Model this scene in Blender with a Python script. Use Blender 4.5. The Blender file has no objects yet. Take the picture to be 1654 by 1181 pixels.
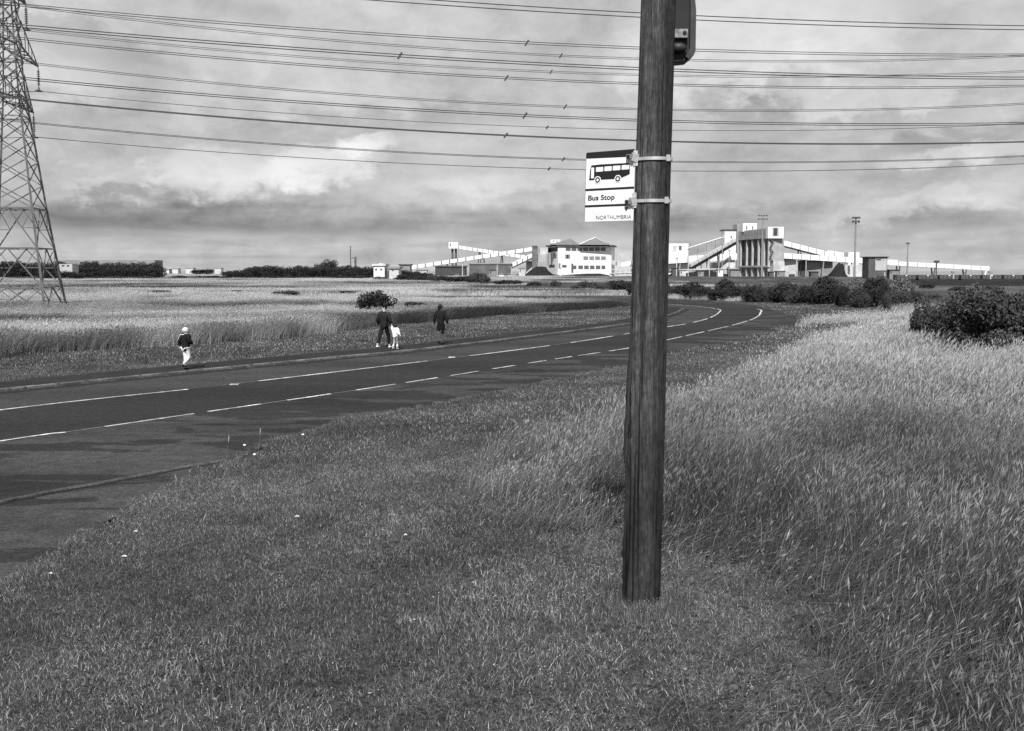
import bpy, bmesh, math, random
import numpy as np
from mathutils import Vector, Matrix

rng = np.random.default_rng(7)
random.seed(7)
SC = bpy.context.scene
COL = SC.collection
R = math.radians

# ------------------------------------------------------------------ camera
F_PX, CX, CY, W_PX = 1532.0, 825.0, 554.5, 1654.0   # 35 mm lens
HORIZON = 438.0
PITCH = math.atan((CY - HORIZON) / F_PX)
EYE = 2.45
cam_d = bpy.data.cameras.new('camera')
cam = bpy.data.objects.new('camera', cam_d)
COL.objects.link(cam)
cam.location = (0, 0, EYE)
cam.rotation_euler = (math.pi / 2 - PITCH, 0, 0)
cam_d.sensor_fit = 'HORIZONTAL'
cam_d.sensor_width = 36.0 * W_PX / 1576.0
cam_d.lens = 35.0
cam_d.shift_x = 2.0 / W_PX
cam_d.shift_y = -36.0 / W_PX
cam_d.clip_start = 0.1
cam_d.clip_end = 20000
SC.camera = cam

# ------------------------------------------------------------------ exposure
SC.view_settings.view_transform = 'Standard'
SC.view_settings.look = 'None'
SC.view_settings.gamma = 1.0
SC.view_settings.use_curve_mapping = False
SC.view_settings.exposure = 0.25
SC.render.engine = 'CYCLES'
SC.cycles.use_denoising = False          # leave the fine grain
SC.cycles.max_bounces = 5
SC.cycles.diffuse_bounces = 2
SC.cycles.transparent_max_bounces = 4

# ------------------------------------------------------------------ sun
SUN_EL = R(46)
SUN_AZ = R(6.2)                           # bearing towards which shadows fall
SUN_DIR = Vector((math.sin(SUN_AZ) * math.cos(SUN_EL), math.cos(SUN_AZ) * math.cos(SUN_EL), -math.sin(SUN_EL)))  # way the light travels
sun_d = bpy.data.lights.new('sun', 'SUN')
sun_d.energy = 4.8
sun_d.angle = R(0.5)
sun_d.color = (1.0, 1.0, 1.0)            # black and white film
sun = bpy.data.objects.new('sun', sun_d)
COL.objects.link(sun)
sun.rotation_euler = SUN_DIR.to_track_quat('-Z', 'Y').to_euler()

# ------------------------------------------------------------------ node helper
class NT:
    def __init__(self, tree):
        self.t = tree
        tree.nodes.clear()
    def n(self, kind, **kw):
        nd = self.t.nodes.new(kind)
        for k, v in kw.items():
            setattr(nd, k, v)
        return nd
    def put(self, sock, v):
        if isinstance(v, bpy.types.NodeSocket):
            self.t.links.new(v, sock)
        elif v is not None:
            sock.default_value = v
    def m(self, op, a, b=None, c=None, clamp=False):
        nd = self.n('ShaderNodeMath', operation=op)
        nd.use_clamp = clamp
        self.put(nd.inputs[0], a)
        if b is not None: self.put(nd.inputs[1], b)
        if c is not None: self.put(nd.inputs[2], c)
        return nd.outputs[0]
    def mix(self, f, a, b):
        nd = self.n('ShaderNodeMix', data_type='FLOAT')
        self.put(nd.inputs[0], f); self.put(nd.inputs[2], a); self.put(nd.inputs[3], b)
        return nd.outputs[0]
    def ramp(self, v, lo, hi, a=0.0, b=1.0):
        nd = self.n('ShaderNodeMapRange', interpolation_type='SMOOTHSTEP')
        self.put(nd.inputs[0], v); self.put(nd.inputs[1], lo); self.put(nd.inputs[2], hi)
        self.put(nd.inputs[3], a); self.put(nd.inputs[4], b)
        return nd.outputs[0]
    def noise(self, vec, scale, detail=4.0, rough=0.55, dist=0.0):
        nd = self.n('ShaderNodeTexNoise')
        if vec is not None: self.put(nd.inputs['Vector'], vec)
        nd.inputs['Scale'].default_value = scale
        nd.inputs['Detail'].default_value = detail
        nd.inputs['Roughness'].default_value = rough
        nd.inputs['Distortion'].default_value = dist
        return nd.outputs['Fac']
    def xyz(self, v):
        nd = self.n('ShaderNodeSeparateXYZ'); self.put(nd.inputs[0], v)
        return nd.outputs
    def vec(self, x, y, z):
        nd = self.n('ShaderNodeCombineXYZ')
        self.put(nd.inputs[0], x); self.put(nd.inputs[1], y); self.put(nd.inputs[2], z)
        return nd.outputs[0]

# ------------------------------------------------------------------ sky
world = bpy.data.worlds.new('World')
SC.world = world
world.use_nodes = True
T = NT(world.node_tree)
sky = T.n('ShaderNodeTexSky', sky_type='NISHITA')
sky.sun_disc = False
sky.sun_elevation = SUN_EL
sky.sun_rotation = math.atan2(-SUN_DIR.x, -SUN_DIR.y)
bw = T.n('ShaderNodeRGBToBW')
T.put(bw.inputs[0], sky.outputs[0])
tc = T.n('ShaderNodeTexCoord')
dx, dy, dz = T.xyz(tc.outputs['Generated'])
zc = T.m('MAXIMUM', dz, 0.0)
den = T.m('ADD', zc, 0.055)
cu = T.m('DIVIDE', dx, den)
cv = T.m('DIVIDE', dy, den)
cvec = T.vec(cu, T.m('MULTIPLY', cv, 1.0), 3.7)
az = T.m('ARCTAN2', dx, dy)
el = T.m('ARCSINE', dz)
wvec = T.vec(az, T.m('MULTIPLY', el, 1.7), 0.35)
n_big = T.noise(cvec, 0.42, 6.0, 0.55, 0.4)
n_mid = T.noise(wvec, 7.0, 8.0, 0.58, 0.25)
n_fine = T.noise(wvec, 24.0, 7.0, 0.62, 0.3)
# cloud deck brightness (before the Background strength)
deck = T.m('ADD', T.m('MULTIPLY', T.ramp(n_big, 0.3, 0.72), 1.2), 4.0)
deck = T.m('ADD', deck, T.m('MULTIPLY', T.m('SUBTRACT', n_mid, 0.5), 4.0))
deck = T.m('ADD', deck, T.m('MULTIPLY', T.m('SUBTRACT', n_fine, 0.5), 3.4))
# individual clouds, by compass bearing and height (degrees)
def cloud(acc, a0, e0, ra, re, amp, tilt=0.0, soft=1.0, warp=0.07):
    da = T.m('SUBTRACT', az, R(a0))
    de = T.m('SUBTRACT', el, R(e0))
    de = T.m('SUBTRACT', de, T.m('MULTIPLY', da, tilt))
    da = T.m('ADD', da, T.m('MULTIPLY', T.m('SUBTRACT', n_mid, 0.5), warp * 2))
    de = T.m('ADD', de, T.m('MULTIPLY', T.m('SUBTRACT', n_fine, 0.5), warp))
    r2 = T.m('ADD', T.m('POWER', T.m('ABSOLUTE', T.m('DIVIDE', da, R(ra))), 2.0), T.m('POWER', T.m('ABSOLUTE', T.m('DIVIDE', de, R(re))), 2.0))
    g = T.ramp(r2, 1.0 + soft * 0.6, max(0.0, 1.0 - soft), 0.0, amp)
    return T.m('ADD', acc, g)
deck = cloud(deck, -3.0, 3.0, 40.0, 0.9, -1.3, 0.0, 1.0, 0.02)      # dark base of the bank above the horizon
deck = cloud(deck, -22.0, 3.2, 9.0, 1.3, -0.8, 0.0, 1.0, 0.02)
deck = cloud(deck, -9.5, 8.4, 9.0, 1.0, -1.0, 0.1, 1.0, 0.06)
deck = cloud(deck, -17.0, 5.4, 4.6, 1.45, 1.7, 0.10, 1.0, 0.09)      # bright cumulus
deck = cloud(deck, -11.2, 6.2, 3.6, 1.3, 2.0, 0.25, 0.9, 0.06)
deck = cloud(deck, -8.6, 7.3, 2.0, 0.6, 1.3, 0.06, 0.9, 0.05)
deck = cloud(deck, -23.0, 4.9, 3.0, 0.8, 1.0, 0.15, 0.9, 0.09)
deck = cloud(deck, -27.0, 11.0, 5.0, 2.5, 1.2, 0.0, 1.0, 0.1)
deck = cloud(deck, -24.5, 12.4, 5.0, 1.3, -1.0, -0.2, 1.0, 0.1)
deck = cloud(deck, 14.0, 13.0, 8.0, 3.2, 1.9, 0.0, 1.0, 0.1)
deck = cloud(deck, 21.0, 9.6, 5.0, 1.0, 1.2, 0.1, 0.9, 0.1)
deck = cloud(deck, 14.0, 8.6, 3.0, 0.9, -0.7, 0.0, 1.0, 0.1)
deck = cloud(deck, 15.5, 10.6, 0.8, 0.4, -1.3, 0.0, 0.9, 0.06)
deck = cloud(deck, 25.0, 7.2, 4.5, 0.6, -1.0, 0.10, 0.9, 0.05)
deck = cloud(deck, 25.0, 6.2, 4.0, 0.5, 1.3, 0.10, 0.7, 0.05)
deck = cloud(deck, 23.0, 3.6, 5.0, 0.8, 1.2, 0.12, 0.9, 0.08)
deck = cloud(deck, 1.0, 6.0, 7.0, 1.2, 0.7, 0.05, 1.0, 0.1)
deck = T.m('MAXIMUM', deck, 1.6)
gap = T.ramp(n_big, 0.16, 0.30)
skyv = T.mix(gap, bw.outputs[0], deck)
bg = T.n('ShaderNodeBackground')
T.put(bg.inputs['Color'], skyv)
bg.inputs['Strength'].default_value = 0.1
wo = T.n('ShaderNodeOutputWorld')
T.t.links.new(bg.outputs[0], wo.inputs[0])

# ================================================================== projection helpers
COSP, SINP = math.cos(PITCH), math.sin(PITCH)
def ray(px, py):
    u, v = (px - CX) / F_PX, (CY - py) / F_PX
    return Vector((u, COSP + v * SINP, -SINP + v * COSP))
def G(px, py, z):                       # point of the level plane z
    d = ray(px, py); k = (z - EYE) / d.z
    return Vector((d.x * k, d.y * k, z))
def P(px, py, Y):                       # point at forward distance Y
    d = ray(px, py); k = Y / d.y
    return Vector((d.x * k, Y, EYE + d.z * k))

# ================================================================== materials
MATS = {}
def mat(name, v=0.2, rough=0.8, spec=0.2, var=0.0, scale=3.0, bump=0.0, bscale=40.0, metal=0.0, fine=0.0, fscale=60.0, stretch=None):
    if name in MATS: return MATS[name]
    m = bpy.data.materials.new(name); m.use_nodes = True
    t = NT(m.node_tree)
    b = t.n('ShaderNodeBsdfPrincipled'); o = t.n('ShaderNodeOutputMaterial')
    t.t.links.new(b.outputs[0], o.inputs[0])
    b.inputs['Roughness'].default_value = rough
    b.inputs['Specular IOR Level'].default_value = spec
    b.inputs['Metallic'].default_value = metal
    tcn = t.n('ShaderNodeTexCoord'); src = tcn.outputs['Object']
    if stretch:
        mp = t.n('ShaderNodeMapping'); t.put(mp.inputs[0], src); mp.inputs['Scale'].default_value = stretch
        src = mp.outputs[0]
    val = v
    if var > 0:
        nz = t.noise(src, scale, 5.0, 0.6)
        val = t.ramp(nz, 0.3, 0.7, v * (1 - var), v * (1 + var))
    if fine > 0:
        nf = t.noise(src, fscale, 3.0, 0.6)
        val = t.m('MULTIPLY', val, t.ramp(nf, 0.3, 0.7, 1 - fine, 1 + fine))
    if isinstance(val, float): b.inputs['Base Color'].default_value = (val, val, val, 1)
    else: t.put(b.inputs['Base Color'], val)
    if bump > 0:
        bn = t.n('ShaderNodeBump'); bn.inputs['Strength'].default_value = bump; bn.inputs['Distance'].default_value = 0.02
        t.put(bn.inputs['Height'], t.noise(src, bscale, 4.0, 0.6)); t.t.links.new(bn.outputs[0], b.inputs['Normal'])
    MATS[name] = m
    return m

def grass_mat(name, lo, hi, straw, spec=0.25, rough=0.55):
    """blade tone: 'shade' per blade (0 green .. 1 straw), 'tone' per clump"""
    m = bpy.data.materials.new(name); m.use_nodes = True
    t = NT(m.node_tree)
    b = t.n('ShaderNodeBsdfPrincipled'); o = t.n('ShaderNodeOutputMaterial')
    a1 = t.n('ShaderNodeAttribute'); a1.attribute_name = 'shade'
    a2 = t.n('ShaderNodeAttribute'); a2.attribute_type = 'INSTANCER'; a2.attribute_name = 'tone'
    green = t.mix(a2.outputs['Fac'], lo, hi)
    v = t.mix(a1.outputs['Fac'], green, t.m('MULTIPLY', green, straw))
    t.put(b.inputs['Base Color'], v)
    b.inputs['Roughness'].default_value = rough
    b.inputs['Specular IOR Level'].default_value = spec
    tr = t.n('ShaderNodeBsdfTranslucent'); t.put(tr.inputs['Color'], v)
    mx = t.n('ShaderNodeMixShader'); mx.inputs[0].default_value = 0.25
    t.t.links.new(b.outputs[0], mx.inputs[1]); t.t.links.new(tr.outputs[0], mx.inputs[2])
    t.t.links.new(mx.outputs[0], o.inputs[0])
    return m

M_WHITE = mat('white_cladding', 0.74, 0.6, 0.2, 0.10, 0.25, fine=0.06, fscale=2.0)
M_WHITE2 = mat('weathered_white', 0.50, 0.7, 0.2, 0.2, 0.3, fine=0.12, fscale=1.5)
M_LGREY = mat('light_grey_cladding', 0.42, 0.7, 0.2, 0.12, 0.3)
M_GREY = mat('grey_cladding', 0.24, 0.75, 0.2, 0.15, 0.3)
M_CONC = mat('concrete', 0.36, 0.9, 0.1, 0.15, 0.5, fine=0.1, fscale=3.0)
M_DARK = mat('dark_steel', 0.05, 0.6, 0.3, 0.2, 0.5)
M_MIDD = mat('dark_brick', 0.10, 0.85, 0.1, 0.2, 0.6)
M_COAL = mat('coal', 0.018, 0.9, 0.15, 0.3, 0.6, 0.6, 3.0)
M_ROOF = mat('slate_roof', 0.17, 0.75, 0.2, 0.15, 0.4)
M_GLASS = mat('window_glass', 0.07, 0.12, 0.5)
M_STEEL = mat('galvanised_steel', 0.30, 0.5, 0.4, 0.15, 2.0)
M_PYLON = mat('pylon_steel', 0.12, 0.6, 0.3, 0.2, 1.0)
M_WIRE = mat('conductor', 0.05, 0.5, 0.3)
M_CER = mat('brown_ceramic', 0.04, 0.3, 0.5)
M_BAND = mat('steel_band', 0.62, 0.35, 0.5, 0.15, 20, metal=0.6)
M_SIGNW = mat('sign_white', 0.74, 0.35, 0.4, 0.07, 5.0, fine=0.05, fscale=25.0)
M_SIGNB = mat('sign_black', 0.012, 0.35, 0.4)
M_SIGNG = mat('sign_grey', 0.18, 0.4, 0.4)
M_BARK = mat('bark', 0.06, 0.9, 0.1, 0.3, 3.0)
M_LEAF = mat('leaf_dark', 0.030, 0.6, 0.2, 0.4, 1.2)
M_LEAF2 = mat('leaf_mid', 0.055, 0.6, 0.2, 0.4, 1.2)
M_LEAF3 = mat('leaf_pale', 0.13, 0.7, 0.15, 0.35, 1.2)
M_PAINT = mat('road_paint', 0.48, 0.8, 0.1, 0.45, 1.1, fine=0.45, fscale=9.0)
M_PAINTOLD = mat('worn_paint', 0.13, 0.8, 0.1, 0.35, 1.2, fine=0.4, fscale=10.0)
M_KERB = mat('kerb_concrete', 0.115, 0.9, 0.1, 0.45, 0.8, fine=0.3, fscale=8.0)
M_SKIN = mat('skin', 0.45, 0.6, 0.3)
M_PAPER = mat('paper', 0.75, 0.8, 0.1)

# ================================================================== object helpers
def tag(o, label=None, cat=None, group=None, kind=None):
    if label: o['label'] = label
    if cat: o['category'] = cat
    if group: o['group'] = group
    if kind: o['kind'] = kind
    return o
def empty(name, loc=(0, 0, 0), rz=0.0):
    o = bpy.data.objects.new(name, None); COL.objects.link(o)
    o.location = loc; o.rotation_euler = (0, 0, rz); o.empty_display_size = 0.2
    return o
def mesh_obj(name, verts, faces, m, parent=None, smooth=False, world=True):
    me = bpy.data.meshes.new(name)
    me.from_pydata([tuple(v) for v in verts], [], faces)
    me.update()
    if smooth:
        me.polygons.foreach_set('use_smooth', [True] * len(me.polygons))
    return link(name, me, m, parent, world)
def link(name, me, m, parent=None, world=True):
    o = bpy.data.objects.new(name, me); COL.objects.link(o)
    if m is not None and len(me.materials) == 0:
        for q in (m if isinstance(m, (list, tuple)) else [m]): me.materials.append(q)
    if parent is not None:
        o.parent = parent
        if world:
            o.matrix_parent_inverse = (Matrix.Translation(parent.location) @ parent.rotation_euler.to_matrix().to_4x4()).inverted()
    return o
class MB:
    """collects solid shapes; build() links them as one mesh"""
    def __init__(self): self.v = []; self.f = []
    def hexa(self, c):                 # 8 corners: bottom ring 0-3, top ring 4-7
        n = len(self.v); self.v += [tuple(p) for p in c]
        self.f += [tuple(n + i for i in q) for q in ((3, 2, 1, 0), (4, 5, 6, 7), (0, 1, 5, 4), (1, 2, 6, 5), (2, 3, 7, 6), (3, 0, 4, 7))]
        return self
    def box(self, x0, x1, y0, y1, z0, z1):
        return self.hexa([(x0, y0, z0), (x1, y0, z0), (x1, y1, z0), (x0, y1, z0), (x0, y0, z1), (x1, y0, z1), (x1, y1, z1), (x0, y1, z1)])
    def bar(self, a, b, w, h=None, up=None):
        a, b = Vector(a), Vector(b); d = (b - a).normalized()
        h = w if h is None else h
        u = Vector(up) if up else (Vector((0, 0, 1)) if abs(d.z) < 0.9 else Vector((0, 1, 0)))
        s = d.cross(u).normalized(); u = s.cross(d).normalized()
        s *= w / 2; u *= h / 2
        return self.hexa([a - s - u, b - s - u, b + s - u, a + s - u, a - s + u, b - s + u, b + s + u, a + s + u])
    def tube(self, pts, r, k=8, cap=True):
        pts = [Vector(p) for p in pts]; n0 = len(self.v)
        rs = r if isinstance(r, (list, tuple)) else [r] * len(pts)
        for i, p in enumerate(pts):
            d = (pts[min(i + 1, len(pts) - 1)] - pts[max(i - 1, 0)]).normalized()
            u = Vector((0, 0, 1)) if abs(d.z) < 0.9 else Vector((0, 1, 0))
            s = d.cross(u).normalized(); u = s.cross(d).normalized()
            for j in range(k):
                a = 2 * math.pi * j / k
                self.v.append(tuple(p + (s * math.cos(a) + u * math.sin(a)) * rs[i]))
        for i in range(len(pts) - 1):
            for j in range(k):
                j2 = (j + 1) % k
                self.f.append((n0 + i * k + j, n0 + i * k + j2, n0 + (i + 1) * k + j2, n0 + (i + 1) * k + j))
        if cap:
            self.f.append(tuple(n0 + j for j in range(k))[::-1])
            self.f.append(tuple(n0 + (len(pts) - 1) * k + j for j in range(k)))
        return self
    def poly(self, pts):
        n = len(self.v); self.v += [tuple(p) for p in pts]; self.f.append(tuple(range(n, n + len(pts)))); return self
    def prism(self, pts, d):           # polygon extruded along vector d
        n = len(self.v); k = len(pts); d = Vector(d)
        self.v += [tuple(p) for p in pts] + [tuple(Vector(p) + d) for p in pts]
        self.f.append(tuple(range(n, n + k))); self.f.append(tuple(range(n + 2 * k - 1, n + k - 1, -1)))
        for i in range(k):
            j = (i + 1) % k
            self.f.append((n + j, n + i, n + k + i, n + k + j))
        return self
    def build(self, name, m, parent=None, smooth=False, world=True):
        o = mesh_obj(name, self.v, self.f, m, parent, smooth, world)
        bm = bmesh.new(); bm.from_mesh(o.data); bmesh.ops.recalc_face_normals(bm, faces=bm.faces); bm.to_mesh(o.data); bm.free()
        return o
def copy_tree(o, parent=None):
    c = o.copy(); COL.objects.link(c); c.parent = parent
    for ch in list(o.children): copy_tree(ch, c)
    return c

# ================================================================== ground plan
ROAD_Z = -0.50
def catmull(pts, step=0.6):
    pts = [Vector((p[0], p[1])) for p in pts]
    P4 = [pts[0] * 2 - pts[1]] + pts + [pts[-1] * 2 - pts[-2]]
    out = []
    for i in range(1, len(P4) - 2):
        a, b, c, d = P4[i - 1], P4[i], P4[i + 1], P4[i + 2]
        n = max(2, int((c - b).length / step))
        for k in range(n):
            t = k / n
            out.append(0.5 * (2 * b + (c - a) * t + (2 * a - 5 * b + 4 * c - d) * t * t + (3 * b - a - 3 * c + d) * t ** 3))
    out.append(pts[-1])
    return [(p.x, p.y) for p in out]
def gp(lst, z=ROAD_Z): return [tuple(G(x, y, z)[:2]) for x, y in lst]

N_LINE = catmull([(-26, -20), (-14, -6), (-9, 0), (-6.4, 4), (-5.2, 7)] + gp([(37, 935), (100, 890), (175, 840), (260, 795), (365, 752), (450, 712), (577, 678), (681, 658), (756, 643.5), (885, 618), (1016, 592), (1080, 577), (1176, 558), (1207, 549), (1252, 535), (1297, 520), (1282, 511), (1237, 499), (1205, 492.5), (1131, 486)]) + [(14, 101), (2, 105), (-20, 109), (-60, 120)])
F_LINE = catmull([(-46, -20), (-34, -6), (-24, 7), (-18, 15.5)] + gp([(37, 629.5), (295, 603.5), (530, 580.6), (718, 561.7), (1017, 524), (1078, 511), (1100, 502.5), (1098, 498.5)]) + [(11.2, 81), (6, 87), (-6, 93), (-24, 99), (-60, 111)])
E_LINE = catmull([(-36, -20), (-24, -6), (-15, 6), (-11.8, 11.3)] + gp([(37, 707), (103, 698.8), (313, 668.4), (537, 636), (708, 610), (881, 582.5), (1017, 562), (1078, 549), (1146, 534), (1192, 523), (1219, 514), (1228, 506), (1222, 499)]) + [(18.3, 84), (15, 91), (6, 98), (-10, 103), (-60, 117)])
C_LINE = catmull([(-41, -20), (-29, -6), (-19.5, 6.5), (-15, 13.5)] + gp([(37, 658), (304, 629), (417, 615.7), (692, 583), (887, 558.5), (990, 543), (1078, 528), (1107, 523.5), (1143, 514.7), (1161, 505), (1158, 499)]) + [(15, 82), (11, 89), (0, 95.5), (-14, 100.5), (-60, 114)])

def seg_dist(px, py, line):
    """distance from arrays of points to a polyline"""
    best = np.full(px.shape, 1e9)
    L = np.array(line)
    for i in range(len(L) - 1):
        ax, ay = L[i]; bx, by = L[i + 1]
        ex, ey = bx - ax, by - ay; l2 = ex * ex + ey * ey + 1e-12
        t = np.clip(((px - ax) * ex + (py - ay) * ey) / l2, 0, 1)
        d = (px - ax - t * ex) ** 2 + (py - ay - t * ey) ** 2
        best = np.minimum(best, d)
    return np.sqrt(best)
def inside(px, py, poly):
    P_ = np.array(poly); r = np.zeros(px.shape, bool); j = len(P_) - 1
    for i in range(len(P_)):
        xi, yi = P_[i]; xj, yj = P_[j]
        if yi != yj:
            r ^= ((yi > py) != (yj > py)) & (px < (xj - xi) * (py - yi) / (yj - yi) + xi)
        j = i
    return r
def thin(line, k=3): return line[::k] + ([line[-1]] if (len(line) - 1) % k else [])
N_T, F_T = thin(N_LINE), thin(F_LINE)
ROAD_POLY = N_T + F_T[::-1]
FIELD_POLY = F_T + [(-60, 111), (-900, 200), (-900, -20)]       # everything beyond the kerb (left of the road)

def sstep(a, b, v):
    t = np.clip((v - a) / (b - a), 0, 1); return t * t * (3 - 2 * t)
def vnoise(x, y, s, seed=0):
    """smooth value noise"""
    x = np.asarray(x, float) / s; y = np.asarray(y, float) / s
    xi = np.floor(x).astype(np.int64); yi = np.floor(y).astype(np.int64)
    fx = x - xi; fy = y - yi; fx = fx * fx * (3 - 2 * fx); fy = fy * fy * (3 - 2 * fy)
    def h(a, b):
        q = (a * 374761393 + b * 668265263 + seed * 974634777) & 0xFFFFFFFF
        q = ((q ^ (q >> 13)) * 1274126177) & 0xFFFFFFFF
        return ((q ^ (q >> 16)) & 0xFFFF) / 65535.0
    return (h(xi, yi) * (1 - fx) + h(xi + 1, yi) * fx) * (1 - fy) + (h(xi, yi + 1) * (1 - fx) + h(xi + 1, yi + 1) * fx) * fy
def fbm(x, y, s, seed=0):
    return (vnoise(x, y, s, seed) + 0.5 * vnoise(x, y, s / 2, seed + 1) + 0.25 * vnoise(x, y, s / 4, seed + 2)) / 1.75

def far_z(x, y):
    z = -0.5 + 0.6 * sstep(120, 350, y)
    z = z - 1.3 * sstep(60, 85, x) * sstep(150, 230, y) * (1 - sstep(300, 360, y))       # dip with the railway
    return z
def ground_z(x, y):
    x = np.atleast_1d(np.asarray(x, float)); y = np.atleast_1d(np.asarray(y, float))
    r = np.hypot(x, y)
    z = np.empty(x.shape)
    near = r < 150
    z[~near] = far_z(x[~near], y[~near])
    xn, yn = x[near], y[near]
    ins = inside(xn, yn, ROAD_POLY)
    dn = seg_dist(xn, yn, N_T); df = seg_dist(xn, yn, F_T)
    fld = inside(xn, yn, FIELD_POLY) & ~ins
    zz = far_z(xn, yn)
    bumps = (fbm(xn, yn, 3.0, 5) - 0.5) * 0.10 + (fbm(xn, yn, 14.0, 9) - 0.5) * 0.15
    vz = -0.48 + 0.05 * sstep(0, 0.35, dn) + (0.45 + bumps) * sstep(0.2, 5.5, dn) * (1 - 0.8 * sstep(70, 110, yn))
    fz = -0.43 + (0.06 + bumps * 0.6) * sstep(2.0, 6.0, df)
    fz = fz * (1 - sstep(100, 145, r[near])) + zz * sstep(100, 145, r[near])
    vz = vz * (1 - sstep(100, 145, r[near])) + zz * sstep(100, 145, r[near])
    z[near] = np.where(ins, -0.58, np.where(fld, fz, vz))
    return z
def gz(x, y): return float(ground_z(x, y)[0])

def hit_ground(px, py):
    """where the view ray meets the ground"""
    d = ray(px, py)
    k = np.geomspace(3.0, 900.0, 500) / max(d.y, 0.01)
    for it in range(2):
        below = EYE + d.z * k - ground_z(d.x * k, d.y * k) <= 0
        i = int(np.argmax(below)) if below.any() else len(k) - 1
        k = np.linspace(k[max(i - 1, 0)], k[i], 40)
    p = d * float(k[-1] if it == 0 else k[20])
    below = EYE + d.z * k - ground_z(d.x * k, d.y * k) <= 0
    p = d * float(k[int(np.argmax(below))] if below.any() else k[-1])
    return Vector((p.x, p.y, gz(p.x, p.y)))

# ---- ground sheet: polar grid reaching the horizon
def build_ground():
    ang = np.concatenate([np.linspace(-180, -50, 40, endpoint=False), np.linspace(-50, 50, 360, endpoint=False), np.linspace(50, 180, 41)])
    rad = np.concatenate([[0.0], np.geomspace(1.2, 150, 330), np.geomspace(155, 9000, 60)])
    A, Rr = np.meshgrid(np.radians(ang), rad)
    X, Y = Rr * np.sin(A), Rr * np.cos(A)
    Z = ground_z(X.ravel(), Y.ravel())
    nr, na = X.shape
    co = np.stack([X.ravel(), Y.ravel(), Z], 1)
    i = np.arange(nr - 1)[:, None] * na + np.arange(na - 1)[None, :]
    q = np.stack([i, i + 1, i + na + 1, i + na], -1).reshape(-1, 4)[:, ::-1]
    me = bpy.data.meshes.new('ground')
    me.vertices.add(len(co)); me.vertices.foreach_set('co', co.ravel())
    me.loops.add(q.size); me.loops.foreach_set('vertex_index', q.ravel())
    me.polygons.add(len(q)); me.polygons.foreach_set('loop_start', np.arange(len(q)) * 4)
    me.polygons.foreach_set('use_smooth', np.ones(len(q), bool))
    me.update(); me.validate()
    # sward paleness at each spot, with haze painted into the far ground
    at = me.attributes.new('dry_haze', 'FLOAT', 'POINT')
    x, y = co[:, 0], co[:, 1]
    at.data.foreach_set('value', dry_and_haze(x, y))
    m = bpy.data.materials.new('turf'); m.use_nodes = True
    t = NT(m.node_tree)
    b = t.n('ShaderNodeBsdfPrincipled'); o = t.n('ShaderNodeOutputMaterial'); t.t.links.new(b.outputs[0], o.inputs[0])
    b.inputs['Roughness'].default_value = 0.95; b.inputs['Specular IOR Level'].default_value = 0.05
    a = t.n('ShaderNodeAttribute'); a.attribute_name = 'dry_haze'
    tcn = t.n('ShaderNodeTexCoord')
    n1 = t.noise(tcn.outputs['Object'], 1.3, 6.0, 0.65)
    n2 = t.noise(tcn.outputs['Object'], 18.0, 4.0, 0.7)
    v = t.mix(a.outputs['Fac'], 0.020, 0.28)  # mown end darkened to paint the shade between the blades
    v = t.m('MULTIPLY', v, t.ramp(n1, 0.3, 0.7, 0.7, 1.3))
    v = t.m('MULTIPLY', v, t.ramp(n2, 0.3, 0.7, 0.3, 1.7))
    v = t.m('MULTIPLY', v, t.ramp(t.noise(tcn.outputs['Object'], 90.0, 4.0, 0.8), 0.3, 0.7, 0.3, 1.7))
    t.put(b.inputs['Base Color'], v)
    bn = t.n('ShaderNodeBump'); bn.inputs['Strength'].default_value = 0.9; bn.inputs['Distance'].default_value = 0.05
    t.put(bn.inputs['Height'], n2); t.t.links.new(bn.outputs[0], b.inputs['Normal'])
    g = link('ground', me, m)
    tag(g, kind='structure')
    return g

# tall-grass boundaries
TALL_POLY = [tuple(G(x, y, 0.0)[:2]) for x, y in [(1120, 1175), (1095, 1060), (1010, 935), (900, 880), (790, 825), (745, 770), (770, 735), (880, 705), (1000, 672), (1090, 645), (1190, 600), (1290, 562), (1345, 545), (1400, 528)]] + [(21.5, 47), (24, 52), (60, 70), (60, 0), (1.2, 2.0)]
FIELD_EDGE = [(-60, 2), (-40, 12)] + gp([(-40, 585), (37, 573), (300, 561), (500, 546), (620, 528), (800, 511), (1000, 497), (1030, 494)], -0.38) + [(5.0, 81), (-3, 86), (-30, 96), (-60, 107), (-900, 190), (-900, 2)]
TALL_T = TALL_POLY; FIELD_T = FIELD_EDGE

def dry_and_haze(x, y):
    r = np.hypot(x, y)
    d = np.zeros(x.shape)
    far = sstep(50, 90, y)
    fld = inside(x, y, FIELD_EDGE + [])
    d = np.where(fld | (r > 110), 0.55 + 0.45 * (fbm(x, y * 0.35, 30.0, 3) - 0.35) * 2, 0.15)
    tall = inside(x, y, TALL_POLY)
    d = np.where(tall, 0.3 + 0.3 * sstep(10, 40, y), d)
    right = (x > 0.14 * y + 3) & (y > 95)
    d = np.where(right & (x > 50), 0.12 + 0.3 * np.clip(fbm(x, y, 18.0, 21) - 0.5, 0, 1) * 2.5, d)
    d = np.where(right & (x <= 50), 0.25 + 0.5 * np.clip(fbm(x, y, 18.0, 21) - 0.42, 0, 1) * 2.5, d)
    k_ = (r < 110) & (r > 18)
    d[k_] = np.where(seg_dist(x[k_], y[k_], FIELD_EDGE[:-2]) < 2.2, 0.12, d[k_])
    d = np.where(r > 430, 0.9, d)  # distant ground paled to paint in haze
    return np.clip(d, 0.02, 1)
ground = build_ground()

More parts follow.
